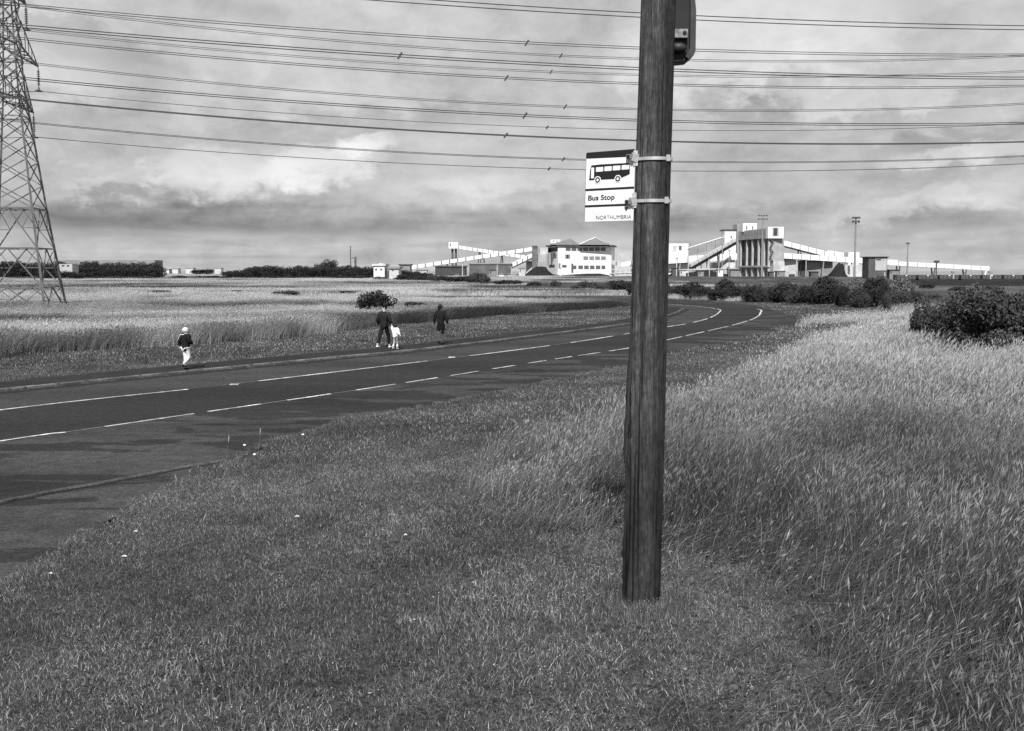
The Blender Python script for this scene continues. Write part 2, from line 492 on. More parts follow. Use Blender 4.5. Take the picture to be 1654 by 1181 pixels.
# ---- road, lay-by, kerb, footway, markings
def sheet(name, A, B, z, m, parent=None, kind='structure'):
    pts = [(x, y, z) for x, y in A] + [(x, y, z) for x, y in B[::-1]]
    me = bpy.data.meshes.new(name); bm = bmesh.new()
    f = bm.faces.new([bm.verts.new(p) for p in pts]); bm.normal_update()
    if f.normal.z < 0: f.normal_flip()
    bmesh.ops.triangulate(bm, faces=[f], ngon_method='EAR_CLIP'); bm.to_mesh(me); bm.free()
    o = link(name, me, m, parent)
    if parent is None: tag(o, kind=kind)
    return o
def offset(line, d):
    L = [Vector(p) for p in line]; out = []
    for i, p in enumerate(L):
        t = (L[min(i + 1, len(L) - 1)] - L[max(i - 1, 0)]).normalized()
        out.append((p.x - t.y * d, p.y + t.x * d))       # +d = to the left of the run
    return out
def strip3(name, A, B, za, zb, m, parent=None):
    n = min(len(A), len(B)); v = []; f = []
    for i in range(n): v += [(A[i][0], A[i][1], za), (B[i][0], B[i][1], zb)]
    for i in range(n - 1): f.append((2 * i, 2 * i + 2, 2 * i + 3, 2 * i + 1))
    return mesh_obj(name, v, f, m, parent)

def asphalt(name, v, patch=0.25, pscale=0.35, stretch=(1, 1, 1), patch2=0.0):
    m = bpy.data.materials.new(name); m.use_nodes = True
    t = NT(m.node_tree)
    b = t.n('ShaderNodeBsdfPrincipled'); o = t.n('ShaderNodeOutputMaterial'); t.t.links.new(b.outputs[0], o.inputs[0])
    b.inputs['Roughness'].default_value = 0.85; b.inputs['Specular IOR Level'].default_value = 0.15
    tcn = t.n('ShaderNodeTexCoord'); mp = t.n('ShaderNodeMapping')
    t.put(mp.inputs[0], tcn.outputs['Object']); mp.inputs['Rotation'].default_value = (0, 0, R(-57)); mp.inputs['Scale'].default_value = stretch
    n1 = t.noise(mp.outputs[0], pscale, 6.0, 0.6, 0.4)
    n2 = t.noise(tcn.outputs['Object'], 22.0, 6.0, 0.85)
    n3 = t.noise(tcn.outputs['Object'], 4.0, 9.0, 0.85)
    c = t.ramp(n1, 0.35, 0.65, v * (1 - patch), v * (1 + patch))
    if patch2 > 0:
        n4 = t.noise(mp.outputs[0], 0.9, 4.0, 0.55, 0.6)
        c = t.m('MULTIPLY', c, t.ramp(n4, 0.485, 0.515, 1 - patch2, 1 + patch2 * 0.4))
    c = t.m('MULTIPLY', c, t.ramp(n2, 0.30, 0.72, 0.35, 1.75))
    c = t.m('MULTIPLY', c, t.ramp(n3, 0.32, 0.68, 0.62, 1.38))
    t.put(b.inputs['Base Color'], c)
    bn = t.n('ShaderNodeBump'); bn.inputs['Strength'].default_value = 0.5; bn.inputs['Distance'].default_value = 0.01
    t.put(bn.inputs['Height'], n2); t.t.links.new(bn.outputs[0], b.inputs['Normal'])
    return m
A_FAR = asphalt('asphalt_far_lane', 0.039, 0.25, 0.3, (0.15, 1, 1))
A_NEAR = asphalt('asphalt_near_lane', 0.022, 0.2, 0.3, (0.15, 1, 1))
A_LAY = asphalt('asphalt_lay_by', 0.037, 0.25, 0.5, (0.35, 1, 1), 0.42)
A_PATH = asphalt('asphalt_footway', 0.020, 0.2, 0.5, (0.3, 1, 1))

def resample(line, n):
    L = np.array(line); s = np.concatenate([[0], np.cumsum(np.hypot(*np.diff(L, axis=0).T))])
    q = np.linspace(0, s[-1], n)
    return [(float(np.interp(v, s, L[:, 0])), float(np.interp(v, s, L[:, 1]))) for v in q]
road_far = sheet('road', thin(C_LINE, 2), thin(F_LINE, 2), ROAD_Z, A_FAR)
road_near = sheet('road_lane', thin(E_LINE, 2), thin(C_LINE, 2), ROAD_Z, A_NEAR)
layby = sheet('lay_by', thin(N_LINE, 2), thin(E_LINE, 2), ROAD_Z, A_LAY)
# kerb on the far side
K0, K1 = F_LINE, offset(F_LINE, 0.12)
kv, kf = [], []
for (a, b) in zip(K0, K1):
    kv += [(a[0], a[1], ROAD_Z - 0.06), (a[0], a[1], ROAD_Z + 0.055), (b[0], b[1], ROAD_Z + 0.075), (b[0], b[1], ROAD_Z - 0.06)]
for i in range(len(K0) - 1):
    for j in range(3):
        a = i * 4 + j; kf.append((a, a + 4, a + 5, a + 1))
kerb = tag(mesh_obj('kerb', kv, kf, M_KERB), kind='structure')
# tar-filled channel in front of the kerb
ch = strip3('gutter', offset(F_LINE, -0.005), offset(F_LINE, -0.42), ROAD_Z + 0.004, ROAD_Z + 0.004, A_PATH, road_far)
footway = strip3('path', offset(F_LINE, 0.125), offset(F_LINE, 1.35), ROAD_Z + 0.071, ROAD_Z + 0.100, A_PATH)
tag(footway, kind='structure')
# raised lip along the old edge of the lay-by
LIP = catmull([(-10, 4.5), (-9.2, 7.5)] + gp([(37, 806), (160, 783), (270, 762), (330, 751), (372, 744)]), 0.3)
lo_ = offset(LIP, 0.0); hi_ = offset(LIP, 0.10)
lv, lf = [], []
for k, (a, b) in enumerate(zip(lo_, hi_)):
    w = 0.03 * math.sin(k * 1.7) + 0.02 * math.sin(k * 0.63 + 1)
    c = (a[0] - 0.03 + w, a[1] - 0.05 + w)
    lv += [(c[0], c[1], ROAD_Z + 0.006), (a[0] + w, a[1] + w, ROAD_Z + 0.022), (b[0], b[1], ROAD_Z + 0.022), (b[0] + 0.1, b[1] + 0.18, ROAD_Z + 0.003)]
for i in range(len(LIP) - 1):
    for j in range(3):
        a = i * 4 + j; lf.append((a, a + 4, a + 5, a + 1))
mesh_obj('raised_edge', lv, lf, asphalt('asphalt_edge', 0.06, 0.2), layby)
strip3('crack', offset(LIP, -0.01), offset(LIP, -0.055), ROAD_Z + 0.008, ROAD_Z + 0.004, M_COAL, layby)

def cut(line, a, b):
    """part of a polyline between the points nearest to a and b"""
    L = np.array(line)
    i = int(np.argmin(np.hypot(L[:, 0] - a[0], L[:, 1] - a[1]))); j = int(np.argmin(np.hypot(L[:, 0] - b[0], L[:, 1] - b[1])))
    i, j = min(i, j), max(i, j)
    if j == i: j = min(i + 1, len(L) - 1)
    return line[i:j + 1]
C_FINE = resample(C_LINE, 2400); E_FINE = resample(E_LINE, 2400)
def dashes(lst, fine, w, m, parent, name):
    for (x0, y0, x1, y1) in lst:
        seg = cut(fine, G(x0, y0, ROAD_Z)[:2], G(x1, y1, ROAD_Z)[:2])
        strip3(name, offset(seg, w / 2), offset(seg, -w / 2), ROAD_Z + 0.005, ROAD_Z + 0.005, m, parent)
dashes([(-60, 668, 304, 629), (417, 615.7, 692, 583), (761, 575, 887, 558.5), (925, 553.7, 992, 543), (1006, 540, 1040, 535), (1052, 533, 1107, 523.5), (1118, 521, 1143, 514.7), (1146, 513, 1158, 499), (1157, 498.5, 1120, 491)], C_FINE, 0.105, M_PAINT, road_far, 'centre_line_mark')
dashes([(-60, 720, 103, 698.8), (168, 689, 313, 668.4), (332, 665, 420, 653), (463, 646, 537, 636), (574, 630, 633, 620), (652, 618, 708, 610), (726, 606.6, 771, 600), (792, 596, 828, 590), (848, 586.7, 881, 582.5), (894, 580, 922, 576), (936, 574.5, 971, 569.7), (981, 567, 1017, 562), (1030, 559, 1055, 554), (1066, 551.5, 1100, 544), (1108, 542.5, 1137, 536), (1143, 534.7, 1176, 527), (1181, 525.5, 1205, 518.5), (1208, 517.5, 1222, 511)], E_FINE, 0.085, M_PAINT, layby, 'edge_line_mark')
dashes([(1223, 510.5, 1222, 499)], E_FINE, 0.12, M_PAINT, layby, 'edge_line_mark')
# worn marks between the dashes and a stray bar of paint in the lay-by
dashes([(355, 622, 415, 616), (694, 582.7, 758, 575.3), (888, 558.2, 922, 554)], C_FINE, 0.07, M_PAINTOLD, road_far, 'worn_mark')
dashes([(106, 698.3, 166, 689.3), (422, 652.6, 460, 646.5), (539, 635.7, 572, 630.3)], E_FINE, 0.06, M_PAINTOLD, layby, 'worn_mark')
a, b = G(1146, 552.4, ROAD_Z), G(1188, 552, ROAD_Z)
seg = [tuple((a.lerp(b, k / 4))[:2]) for k in range(5)]
strip3('stray_mark', offset(seg, 0.09), offset(seg, -0.09), ROAD_Z + 0.005, ROAD_Z + 0.005, M_PAINTOLD, layby)
for k, (x, y) in enumerate([(379, 621.5), (730, 577.5)]):
    c = G(x, y, ROAD_Z)
    MB().box(c.x - .11, c.x + .11, c.y - .07, c.y + .07, ROAD_Z + .001, ROAD_Z + .018).build('road_stud', M_PAINT, road_far)

# ================================================================== grass (nobody could count it)
def blade_mesh(name, n, radius, hmin, hmax, wid, lean, curl, straw_p, heads=0.0, seed=0, segs=3, mval=None, broad=0.0):
    g = np.random.default_rng(seed)
    V, Fq, S = [], [], []
    for i in range(n):
        a = g.uniform(0, 2 * math.pi); rr = radius * math.sqrt(g.uniform()); bx, by = rr * math.cos(a), rr * math.sin(a)
        h = g.uniform(hmin, hmax); w = wid * g.uniform(0.6, 1.3)
        fa = g.uniform(0, 2 * math.pi); sx, sy = math.cos(fa), math.sin(fa)
        la = g.normal(0, 1.0) * 0.7
        ldx = lean[0] + 0.6 * curl * math.cos(g.uniform(0, 6.28)); ldy = lean[1] + 0.6 * curl * math.sin(g.uniform(0, 6.28))
        straw = g.uniform(0.6, 1.3) if g.uniform() < straw_p else g.uniform(-0.24, 0.30)
        if broad and g.uniform() < broad:                # clover, plantain and dock leaves among the blades
            w *= g.uniform(3.5, 6.0); h *= 0.7; straw = g.uniform(-.15, .3)
        head = g.uniform() < heads
        n0 = len(V)
        for k in range(segs):
            t = k / segs
            ww = w * (1 - 0.55 * t)
            x, y, z = bx + ldx * h * t * t, by + ldy * h * t * t, h * t * (1 - 0.18 * t * (abs(ldx) + abs(ldy)))
            V.append((x - sx * ww / 2, y - sy * ww / 2, z)); V.append((x + sx * ww / 2, y + sy * ww / 2, z)); S += [straw, straw]
        tx, ty, tz = bx + ldx * h, by + ldy * h, h * (1 - 0.18 * (abs(ldx) + abs(ldy)))
        V.append((tx, ty, tz)); S.append(straw)
        for k in range(segs - 1):
            b_ = n0 + 2 * k; Fq.append((b_, b_ + 1, b_ + 3, b_ + 2))
        b_ = n0 + 2 * (segs - 1); Fq.append((b_, b_ + 1, b_ + 2))
        if head:                       # seed head: a slim spindle leaning on from the tip
            hl = h * g.uniform(0.14, 0.24); hw = w * 0.75 + 0.0012
            ddx, ddy = ldx * 1.5, ldy * 1.5; q = math.sqrt(1 + ddx * ddx + ddy * ddy)
            ex, ey, ez = tx + ddx / q * hl, ty + ddy / q * hl, tz + hl / q * 0.8
            m0 = len(V); mx, my, mz = (tx + ex) / 2, (ty + ey) / 2, (tz + ez) / 2
            V += [(tx, ty, tz), (mx - sx * hw, my - sy * hw, mz), (ex, ey, ez), (mx + sx * hw, my + sy * hw, mz), (mx - sy * hw, my + sx * hw, mz), (mx + sy * hw, my - sx * hw, mz)]
            S += [1.0] * 6
            Fq += [(m0, m0 + 1, m0 + 2, m0 + 3), (m0, m0 + 4, m0 + 2, m0 + 5)]
    me = bpy.data.meshes.new(name); me.from_pydata(V, [], Fq); me.update()
    at = me.attributes.new('shade', 'FLOAT', 'POINT'); at.data.foreach_set('value', S)
    me.materials.append(mval)
    return me

def scatter(name, label, meshes, pts, rot, scl, tone, idx):
    coll = bpy.data.collections.new(name + '_clumps')
    for k, me in enumerate(meshes):
        coll.objects.link(bpy.data.objects.new('%s_clump_%02d' % (name, k), me))
    me = bpy.data.meshes.new(name); me.vertices.add(len(pts)); me.vertices.foreach_set('co', np.asarray(pts, np.float32).ravel())
    for nm, tp, arr in (('rot', 'FLOAT_VECTOR', rot), ('scl', 'FLOAT_VECTOR', scl), ('tone', 'FLOAT', tone), ('idx', 'INT', idx)):
        at = me.attributes.new(nm, tp, 'POINT')
        at.data.foreach_set('vector' if tp == 'FLOAT_VECTOR' else 'value', np.asarray(arr, np.int32 if tp == 'INT' else np.float32).ravel())
    o = bpy.data.objects.new(name, me); COL.objects.link(o)
    ng = bpy.data.node_groups.new(name + '_scatter', 'GeometryNodeTree')
    ng.interface.new_socket('Geometry', in_out='INPUT', socket_type='NodeSocketGeometry')
    ng.interface.new_socket('Geometry', in_out='OUTPUT', socket_type='NodeSocketGeometry')
    gi = ng.nodes.new('NodeGroupInput'); go = ng.nodes.new('NodeGroupOutput')
    ip = ng.nodes.new('GeometryNodeInstanceOnPoints'); ci = ng.nodes.new('GeometryNodeCollectionInfo')
    ci.inputs['Collection'].default_value = coll
    ci.inputs['Separate Children'].default_value = True; ci.inputs['Reset Children'].default_value = True
    def named(nm, tp):
        nd = ng.nodes.new('GeometryNodeInputNamedAttribute'); nd.data_type = tp; nd.inputs[0].default_value = nm
        return nd.outputs[0]
    L = ng.links.new
    L(gi.outputs[0], ip.inputs['Points']); L(ci.outputs[0], ip.inputs['Instance'])
    ip.inputs['Pick Instance'].default_value = True
    L(named('idx', 'INT'), ip.inputs['Instance Index'])
    L(named('rot', 'FLOAT_VECTOR'), ip.inputs['Rotation']); L(named('scl', 'FLOAT_VECTOR'), ip.inputs['Scale'])
    L(ip.outputs[0], go.inputs[0])
    md = o.modifiers.new('scatter', 'NODES'); md.node_group = ng
    tag(o, label, 'grass', kind='stuff')
    return o

def ring_points(n_per_m2, r0, r1, a0, a1, seed):
    """evenly strewn points of a sector between two distances"""
    g = np.random.default_rng(seed)
    c = 1.0 / math.sqrt(n_per_m2)                        # jittered grid: no bald spots
    xs = np.arange(-r1 * max(0.0, math.sin(math.radians(-a0))) - c, r1 * max(0.0, math.sin(math.radians(a1))) + c, c)
    ys = np.arange(0.0, r1 + c, c)
    x, y = [q.ravel() for q in np.meshgrid(xs, ys)]
    x = x + g.uniform(-0.55, 0.55, len(x)) * c; y = y + g.uniform(-0.55, 0.55, len(y)) * c
    r = np.hypot(x, y); a = np.degrees(np.arctan2(x, y))
    k = (r > r0) & (r < r1) & (a > a0) & (a < a1)
    return x[k], y[k], r[k]

GM_SHORT = grass_mat('mown_grass', 0.040, 0.088, 6.0)
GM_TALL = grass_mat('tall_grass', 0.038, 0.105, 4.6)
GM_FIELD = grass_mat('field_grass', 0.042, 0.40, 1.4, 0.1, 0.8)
WIND = (0.42, 0.06)
g = np.random.default_rng(3)
def gather(name, label, meshes, parts):
    """parts: list of (x, y, z, rotz, sxy, sz, tone, idx)"""
    cat_ = [np.concatenate([np.asarray(p[i], float) * np.ones(len(p[0])) for p in parts]) for i in range(8)]
    x, y, z, rz, sxy, sz, tone, idx = cat_; o = np.zeros(len(x))
    return scatter(name, label, meshes, np.stack([x, y, z], 1), np.stack([o, o, rz], 1), np.stack([sxy, sxy, sz], 1), tone, idx.astype(int))

# ---- mown verge
short = [blade_mesh('mown_clump', 520, 0.27, 0.018, 0.045, 0.0040, (0.1, 0), 1.1, 0.11, 0.0, 20 + k, 2, GM_SHORT, 0.025) for k in range(4)]
short += [blade_mesh('mown_tuft', 340, 0.24, 0.022, 0.070, 0.0040, (0.2, 0.05), 1.0, 0.20, 0.05, 40 + k, 3, GM_SHORT, 0.06) for k in range(4)]
short += [blade_mesh('mown_mid', 650, 0.60, 0.022, 0.060, 0.009, (0.1, 0), 1.1, 0.16, 0.0, 50 + k, 2, GM_SHORT) for k in range(4)]
short += [blade_mesh('mown_far', 700, 1.3, 0.03, 0.10, 0.024, (0.1, 0), 1.1, 0.17, 0.0, 56 + k, 2, GM_SHORT) for k in range(3)]
parts = []
for dens, r0, r1, lo, hi, seed in ((18, 3.0, 15, 0, 4, 1), (3.0, 14, 34, 8, 12, 2), (0.8, 32, 85, 12, 15, 3)):
    x, y, r = ring_points(dens, r0, r1, -46, 46, seed)
    dn = seg_dist(x, y, N_T); df = seg_dist(x, y, F_T)
    rad_ = (0.12, 0.35, 0.9)[(0, 8, 12).index(lo)]
    ok = ~inside(x, y, ROAD_POLY) & (dn > rad_ * 0.8)
    ok &= ~(inside(x, y, FIELD_POLY) & (df < 1.25 + rad_ + 0.3 * vnoise(x, y, 0.8, 4))) & ~inside(x, y, FIELD_EDGE)
    x, y, r, dn = x[ok], y[ok], r[ok], dn[ok]
    patch = fbm(x, y, 1.5, 12)
    idx = g.integers(lo, hi, len(x))
    if lo == 0: idx = np.where(((patch > 0.58) | (dn < 0.5)) & (g.uniform(size=len(x)) < 0.45), g.integers(4, 8, len(x)), idx)
    tone = np.clip(0.5 + (fbm(x, y, 1.4, 31) - 0.5) * 2.0 + (fbm(x, y, 9.0, 33) - 0.5) * 0.8 + g.normal(0, 0.25, len(x)), 0, 1.4)
    hs = np.clip(0.95 + (fbm(x, y, 0.9, 14) - 0.45) * 0.9, 0.75, 1.4)
    parts.append((x, y, ground_z(x, y) - 0.004, g.uniform(0, 6.28, len(x)), 1.0, hs, tone, idx))
# ragged fringe along the tarmac
x, y, r = ring_points(10, 3.0, 32, -46, 30, 7)
dn = seg_dist(x, y, N_T); ok = ~inside(x, y, ROAD_POLY) & (dn < 0.3) & (g.uniform(size=len(x)) < 0.8)
x, y, r = x[ok], y[ok], r[ok]
parts.append((x, y, ground_z(x, y) - 0.004, g.uniform(0, 6.28, len(x)), 0.8, g.uniform(.6, 1.3, len(x)), g.uniform(.3, 1.2, len(x)), g.integers(4, 8, len(x))))
aa = g.uniform(0, 6.28, 26); rr_ = g.uniform(0.22, 0.34, 26)
x, y = 0.944 + rr_ * np.sin(aa), 6.72 + rr_ * np.cos(aa)
parts.append((x, y, ground_z(x, y) - 0.004, g.uniform(0, 6.28, 26), 0.5, g.uniform(0.7, 2.0, 26), g.uniform(0, .9, 26), g.integers(4, 8, 26)))
gather('verge_grass', 'short mown grass on both verges of the road', short, parts)

# ---- tall grass on the near bank
tall = [blade_mesh('tall_clump', 130, 0.24, 0.20, 0.58, 0.0036, WIND, 0.6, 0.26, 0.22, 60 + k, 4, GM_TALL, 0.02) for k in range(5)]
tall += [blade_mesh('fallen_clump', 90, 0.26, 0.15, 0.42, 0.0045, (0.9, -0.1), 1.5, 0.22, 0.05, 80 + k, 4, GM_TALL, 0.05) for k in range(3)]
tall += [blade_mesh('tall_mid', 240, 0.55, 0.25, 0.60, 0.0075, WIND, 0.6, 0.30, 0.30, 85 + k, 3, GM_TALL) for k in range(4)]
tall += [blade_mesh('tall_far', 300, 1.1, 0.28, 0.62, 0.016, WIND, 0.6, 0.35, 0.35, 90 + k, 3, GM_TALL) for k in range(3)]
parts = []
for dens, r0, r1, lo, hi, seed in ((20, 3.2, 15, 0, 5, 11), (5.0, 14, 32, 8, 12, 12), (1.4, 30, 75, 12, 15, 13)):
    x, y, r = ring_points(dens, r0, r1, -12, 48, seed)
    ok = inside(x, y, TALL_POLY); x, y, r = x[ok], y[ok], r[ok]
    db = seg_dist(x, y, TALL_POLY[:16]); dp = np.hypot(x - 1.2, y - 6.4)
    keep = (g.uniform(size=len(x)) < 0.2 + 0.8 * sstep(0, 1.4, db)) & (g.uniform(size=len(x)) < 0.28 + 0.72 * sstep(0.3, 1.6, dp))
    keep &= db > (0.0, 0.3, 0.6)[(0, 8, 12).index(lo)]
    keep &= ~((x > 10.6 + 0.2 * (y - 24)) & (y > 23.6) & (y < 30))      # bare under the thicket
    x, y, r, db, dp = x[keep], y[keep], r[keep], db[keep], dp[keep]
    h = (0.40 + 0.80 * sstep(0, 2.4, db)) * (0.70 + 0.7 * fbm(x, y, 1.8, 44)) * (0.5 + 0.5 * sstep(0.5, 2.0, dp)) * (1 + 0.45 * sstep(8.2, 9.5, y) * (1 - sstep(0.8, 2.5, x)) * (1 - sstep(15, 20, y))) * (0.95 + 0.2 * sstep(9, 18, y))
    idx = g.integers(lo, hi, len(x))
    if lo == 0:
        fl = (fbm(x, y, 1.5, 51) > 0.55) | (dp < 2.2)
        idx = np.where(fl & (g.uniform(size=len(x)) < 0.55), g.integers(5, 8, len(x)), idx)
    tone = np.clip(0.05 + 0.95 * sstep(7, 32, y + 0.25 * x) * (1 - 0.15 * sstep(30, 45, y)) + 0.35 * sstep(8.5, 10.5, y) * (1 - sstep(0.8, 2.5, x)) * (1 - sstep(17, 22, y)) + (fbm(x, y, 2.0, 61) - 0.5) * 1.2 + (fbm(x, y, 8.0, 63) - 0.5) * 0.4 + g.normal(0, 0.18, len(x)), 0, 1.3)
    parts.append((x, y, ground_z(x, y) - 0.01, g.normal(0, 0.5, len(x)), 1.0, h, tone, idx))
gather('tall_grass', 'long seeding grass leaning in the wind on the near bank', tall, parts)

# ---- field beyond the road
fieldc = [blade_mesh('field_clump', 260, 0.95, 0.35, 0.80, 0.014, WIND, 0.6, 0.45, 0.4, 100 + k, 3, GM_FIELD) for k in range(5)]
fieldc += [blade_mesh('field_far', 260, 2.6, 0.35, 0.75, 0.055, WIND, 0.6, 0.5, 0.3, 110 + k, 2, GM_FIELD) for k in range(4)]
parts = []
for dens, r0, r1, lo, hi, seed in ((1.9, 20, 105, 0, 5, 21), (0.20, 100, 385, 5, 9, 22), (3.5, 20, 90, 0, 5, 23)):
    x, y, r = ring_points(dens, r0, r1, -40, 24, seed)
    ok = (inside(x, y, FIELD_EDGE) | (y > 112)) & ~inside(x, y, ROAD_POLY) & ~((x > 0.155 * y - 34) & (y > 118))
    x, y, r = x[ok], y[ok], r[ok]
    de = seg_dist(x, y, FIELD_EDGE[:-2]); k_ = de > (0.5, 1.5)[lo > 0]
    if seed == 23: k_ &= (de > 0.9) & (de < 2.4)
    x, y, r, de = x[k_], y[k_], r[k_], de[k_]
    band = fbm(x * 0.35, y * 1.0, 8.0, 71); big = fbm(x * 0.3, y, 34.0, 75)
    nz = fbm(x, y, 2.2, 77); front = 1 - sstep(0.5 + 1.6 * nz, 1.6 + 3.2 * nz, de); front = front * (1 - 0.85 * sstep(38, 54, y))
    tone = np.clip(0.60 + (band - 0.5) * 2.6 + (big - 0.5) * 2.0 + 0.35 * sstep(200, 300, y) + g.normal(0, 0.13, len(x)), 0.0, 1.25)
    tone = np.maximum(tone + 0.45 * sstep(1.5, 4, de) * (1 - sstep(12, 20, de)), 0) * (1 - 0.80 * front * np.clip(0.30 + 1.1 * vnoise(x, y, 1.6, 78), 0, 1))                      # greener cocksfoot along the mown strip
    h = (0.55 + 0.55 * fbm(x, y, 5.0, 81)) * (0.85 + 0.40 * (1 - sstep(2, 9, de))) * (0.75 + 0.5 * vnoise(x, y, 1.7, 83)) * (1 - 0.4 * (1 - sstep(2.0, 6.0, de)) * sstep(38, 54, y))
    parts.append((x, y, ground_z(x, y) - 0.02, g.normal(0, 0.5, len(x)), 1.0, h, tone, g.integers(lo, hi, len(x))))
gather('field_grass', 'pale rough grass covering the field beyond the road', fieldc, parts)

# ---- scrub grass behind the bend and in front of the works
parts = []
for dens, r0, r1, lo, hi, seed in ((1.0, 50, 130, 0, 5, 31), (0.16, 125, 370, 5, 9, 32)):
    x, y, r = ring_points(dens, r0, r1, -4, 36, seed)
    ok = (seg_dist(x, y, N_T) > 1.2 + 5.0 * sstep(16, 21, x) * (1 - sstep(76, 92, y))) & ~inside(x, y, ROAD_POLY) & ~inside(x, y, FIELD_EDGE) & ~inside(x, y, TALL_POLY) & ((x > 0.14 * y) | (y > 112)) & ~inside(x, y, FIELD_POLY)
    x, y, r = x[ok], y[ok], r[ok]
    dno = seg_dist(x, y, N_T)
    tone = np.clip(0.10 + np.where((x > 40) & (y > 100), 0.15, 0.9) * np.clip((fbm(x, y, 14.0, 91) - 0.46) * 4, 0, 1) + 0.75 * (1 - sstep(5.0, 9.5, dno)) + g.normal(0, 0.1, len(x)), 0, 1.2)
    parts.append((x, y, ground_z(x, y) - 0.02, g.normal(0, 0.6, len(x)), 1.0, 0.4 + 0.5 * fbm(x, y, 6.0, 95), tone, g.integers(lo, hi, len(x))))
gather('scrub_grass', 'patchy rough grass and weeds in front of the colliery', fieldc, parts)

# ================================================================== bushes and trees
def leaf_cloud(name, n, lobes, leaf, m, seed, flat=0.0):
    """crown of leaf-sized faces through lobed volumes; unit size about 1"""
    g = np.random.default_rng(seed)
    w = np.array([l[3] * l[4] * l[5] for l in lobes]); w = w / w.sum()
    k = g.choice(len(lobes), n, p=w); L = np.array(lobes)[k]
    d = g.normal(size=(n, 3)); d /= np.linalg.norm(d, axis=1)[:, None]
    rad = g.uniform(0.55, 1.06, n) ** 0.6
    c = L[:, :3] + d * rad[:, None] * L[:, 3:6]
    c += g.normal(0, 0.015, c.shape)
    c[:, 2] = np.maximum(c[:, 2], 0.02)
    nrm = d * 0.8 + g.normal(0, 0.6, (n, 3)); nrm /= np.linalg.norm(nrm, axis=1)[:, None]
    u = np.cross(nrm, g.normal(size=(n, 3))); u /= np.linalg.norm(u, axis=1)[:, None]; v = np.cross(nrm, u)
    sz = leaf * g.uniform(0.6, 1.4, n)[:, None]
    co = np.stack([c - u * sz, c + v * sz * 0.6, c + u * sz, c - v * sz * 0.6], 1).reshape(-1, 3)
    me = bpy.data.meshes.new(name)
    me.vertices.add(len(co)); me.vertices.foreach_set('co', co.ravel())
    me.loops.add(4 * n); me.loops.foreach_set('vertex_index', np.arange(4 * n))
    me.polygons.add(n); me.polygons.foreach_set('loop_start', np.arange(n) * 4)
    me.update(); me.validate(); me.materials.append(m)
    return me
def stems_mesh(name, seed, n, h, spread, r0):
    g = np.random.default_rng(seed); b = MB()
    for i in range(n):
        a = g.uniform(0, 6.28); q = g.uniform(0.2, 1.0) * spread
        p0 = Vector((0.06 * math.cos(a), 0.06 * math.sin(a), 0)); p2 = Vector((q * math.cos(a), q * math.sin(a), h * g.uniform(0.7, 1)))
        p1 = p0.lerp(p2, 0.5) + Vector((0, 0, 0.1 * h))
        b.tube([p0, p1, p2], [r0, r0 * 0.7, r0 * 0.3], 5)
    me = bpy.data.meshes.new(name); me.from_pydata(b.v, [], b.f); me.update(); me.materials.append(M_BARK)
    return me
def rand_lobes(seed, n, spread, size, zc):
    g = np.random.default_rng(seed); out = []
    for i in range(n):
        a = g.uniform(0, 6.28); q = spread * math.sqrt(g.uniform())
        s = size * g.uniform(0.6, 1.15)
        out.append((q * math.cos(a), q * math.sin(a), zc * g.uniform(0.6, 1.25), s, s, s * g.uniform(0.75, 1.0)))
    return out
SHRUB = [(leaf_cloud('foliage', 3200, rand_lobes(200 + k, 13, 0.36, 0.22, 0.42) + [(0, 0, .25, .42, .42, .26)], 0.030, (M_LEAF, M_LEAF2)[k % 2], 300 + k), stems_mesh('stem', 400 + k, 6, 0.7, 0.35, 0.02)) for k in range(5)]
PALE = [(leaf_cloud('foliage', 2600, rand_lobes(230 + k, 11, 0.36, 0.20, 0.40) + [(0, 0, .2, .42, .42, .22)], 0.030, M_LEAF3, 330 + k), stems_mesh('stem', 430 + k, 6, 0.6, 0.35, 0.02)) for k in range(2)]
TREE = [(leaf_cloud('crown', 3400, rand_lobes(500 + k, 16, 0.36, 0.19, 0.58) + [(0, 0, .32, .40, .40, .32)], 0.028, M_LEAF, 600 + k), stems_mesh('trunk', 700 + k, 4, 0.75, 0.2, 0.03)) for k in range(4)]
def plant(name, proto, loc, w, d, h, label, cat, group, parts, rz=None):
    e = empty(name, loc, random.uniform(0, 6.28) if rz is None else rz)
    e.scale = (w, d, h)
    for nm, me in zip(parts, proto):
        o = bpy.data.objects.new(nm, me); COL.objects.link(o); o.parent = e
    tag(e, label, cat, group)
    return e
def shrub_px(px, ybase, ytop, wpx, label, group, Y=None, pale=False, k=None):
    p = hit_ground(px, ybase) if Y is None else None
    if p is None:
        q = P(px, ybase, Y); p = Vector((q.x, Y, gz(q.x, Y)))
    sc_ = p.y / F_PX
    w = wpx * sc_; top = P(px, ytop, p.y).z; h = max(0.3, (top - p.z)) / 0.68
    pr = (PALE if pale else SHRUB)[(random.randrange(2 if pale else 5)) if k is None else k]
    return plant('shrub', pr, (p.x, p.y, p.z), w, w, h, label, 'shrub', group, ('foliage', 'stem'))

ORD = ['first', 'second', 'third', 'fourth', 'fifth', 'sixth', 'seventh', 'eighth', 'ninth', 'tenth', 'eleventh', 'twelfth', 'thirteenth', 'fourteenth', 'fifteenth', 'sixteenth', 'seventeenth', 'eighteenth', 'nineteenth', 'twentieth']
ORD += ['twenty-' + o_ for o_ in ORD[:9]] + ['thirtieth'] + ['thirty-' + o_ for o_ in ORD[:9]] + ['fortieth']
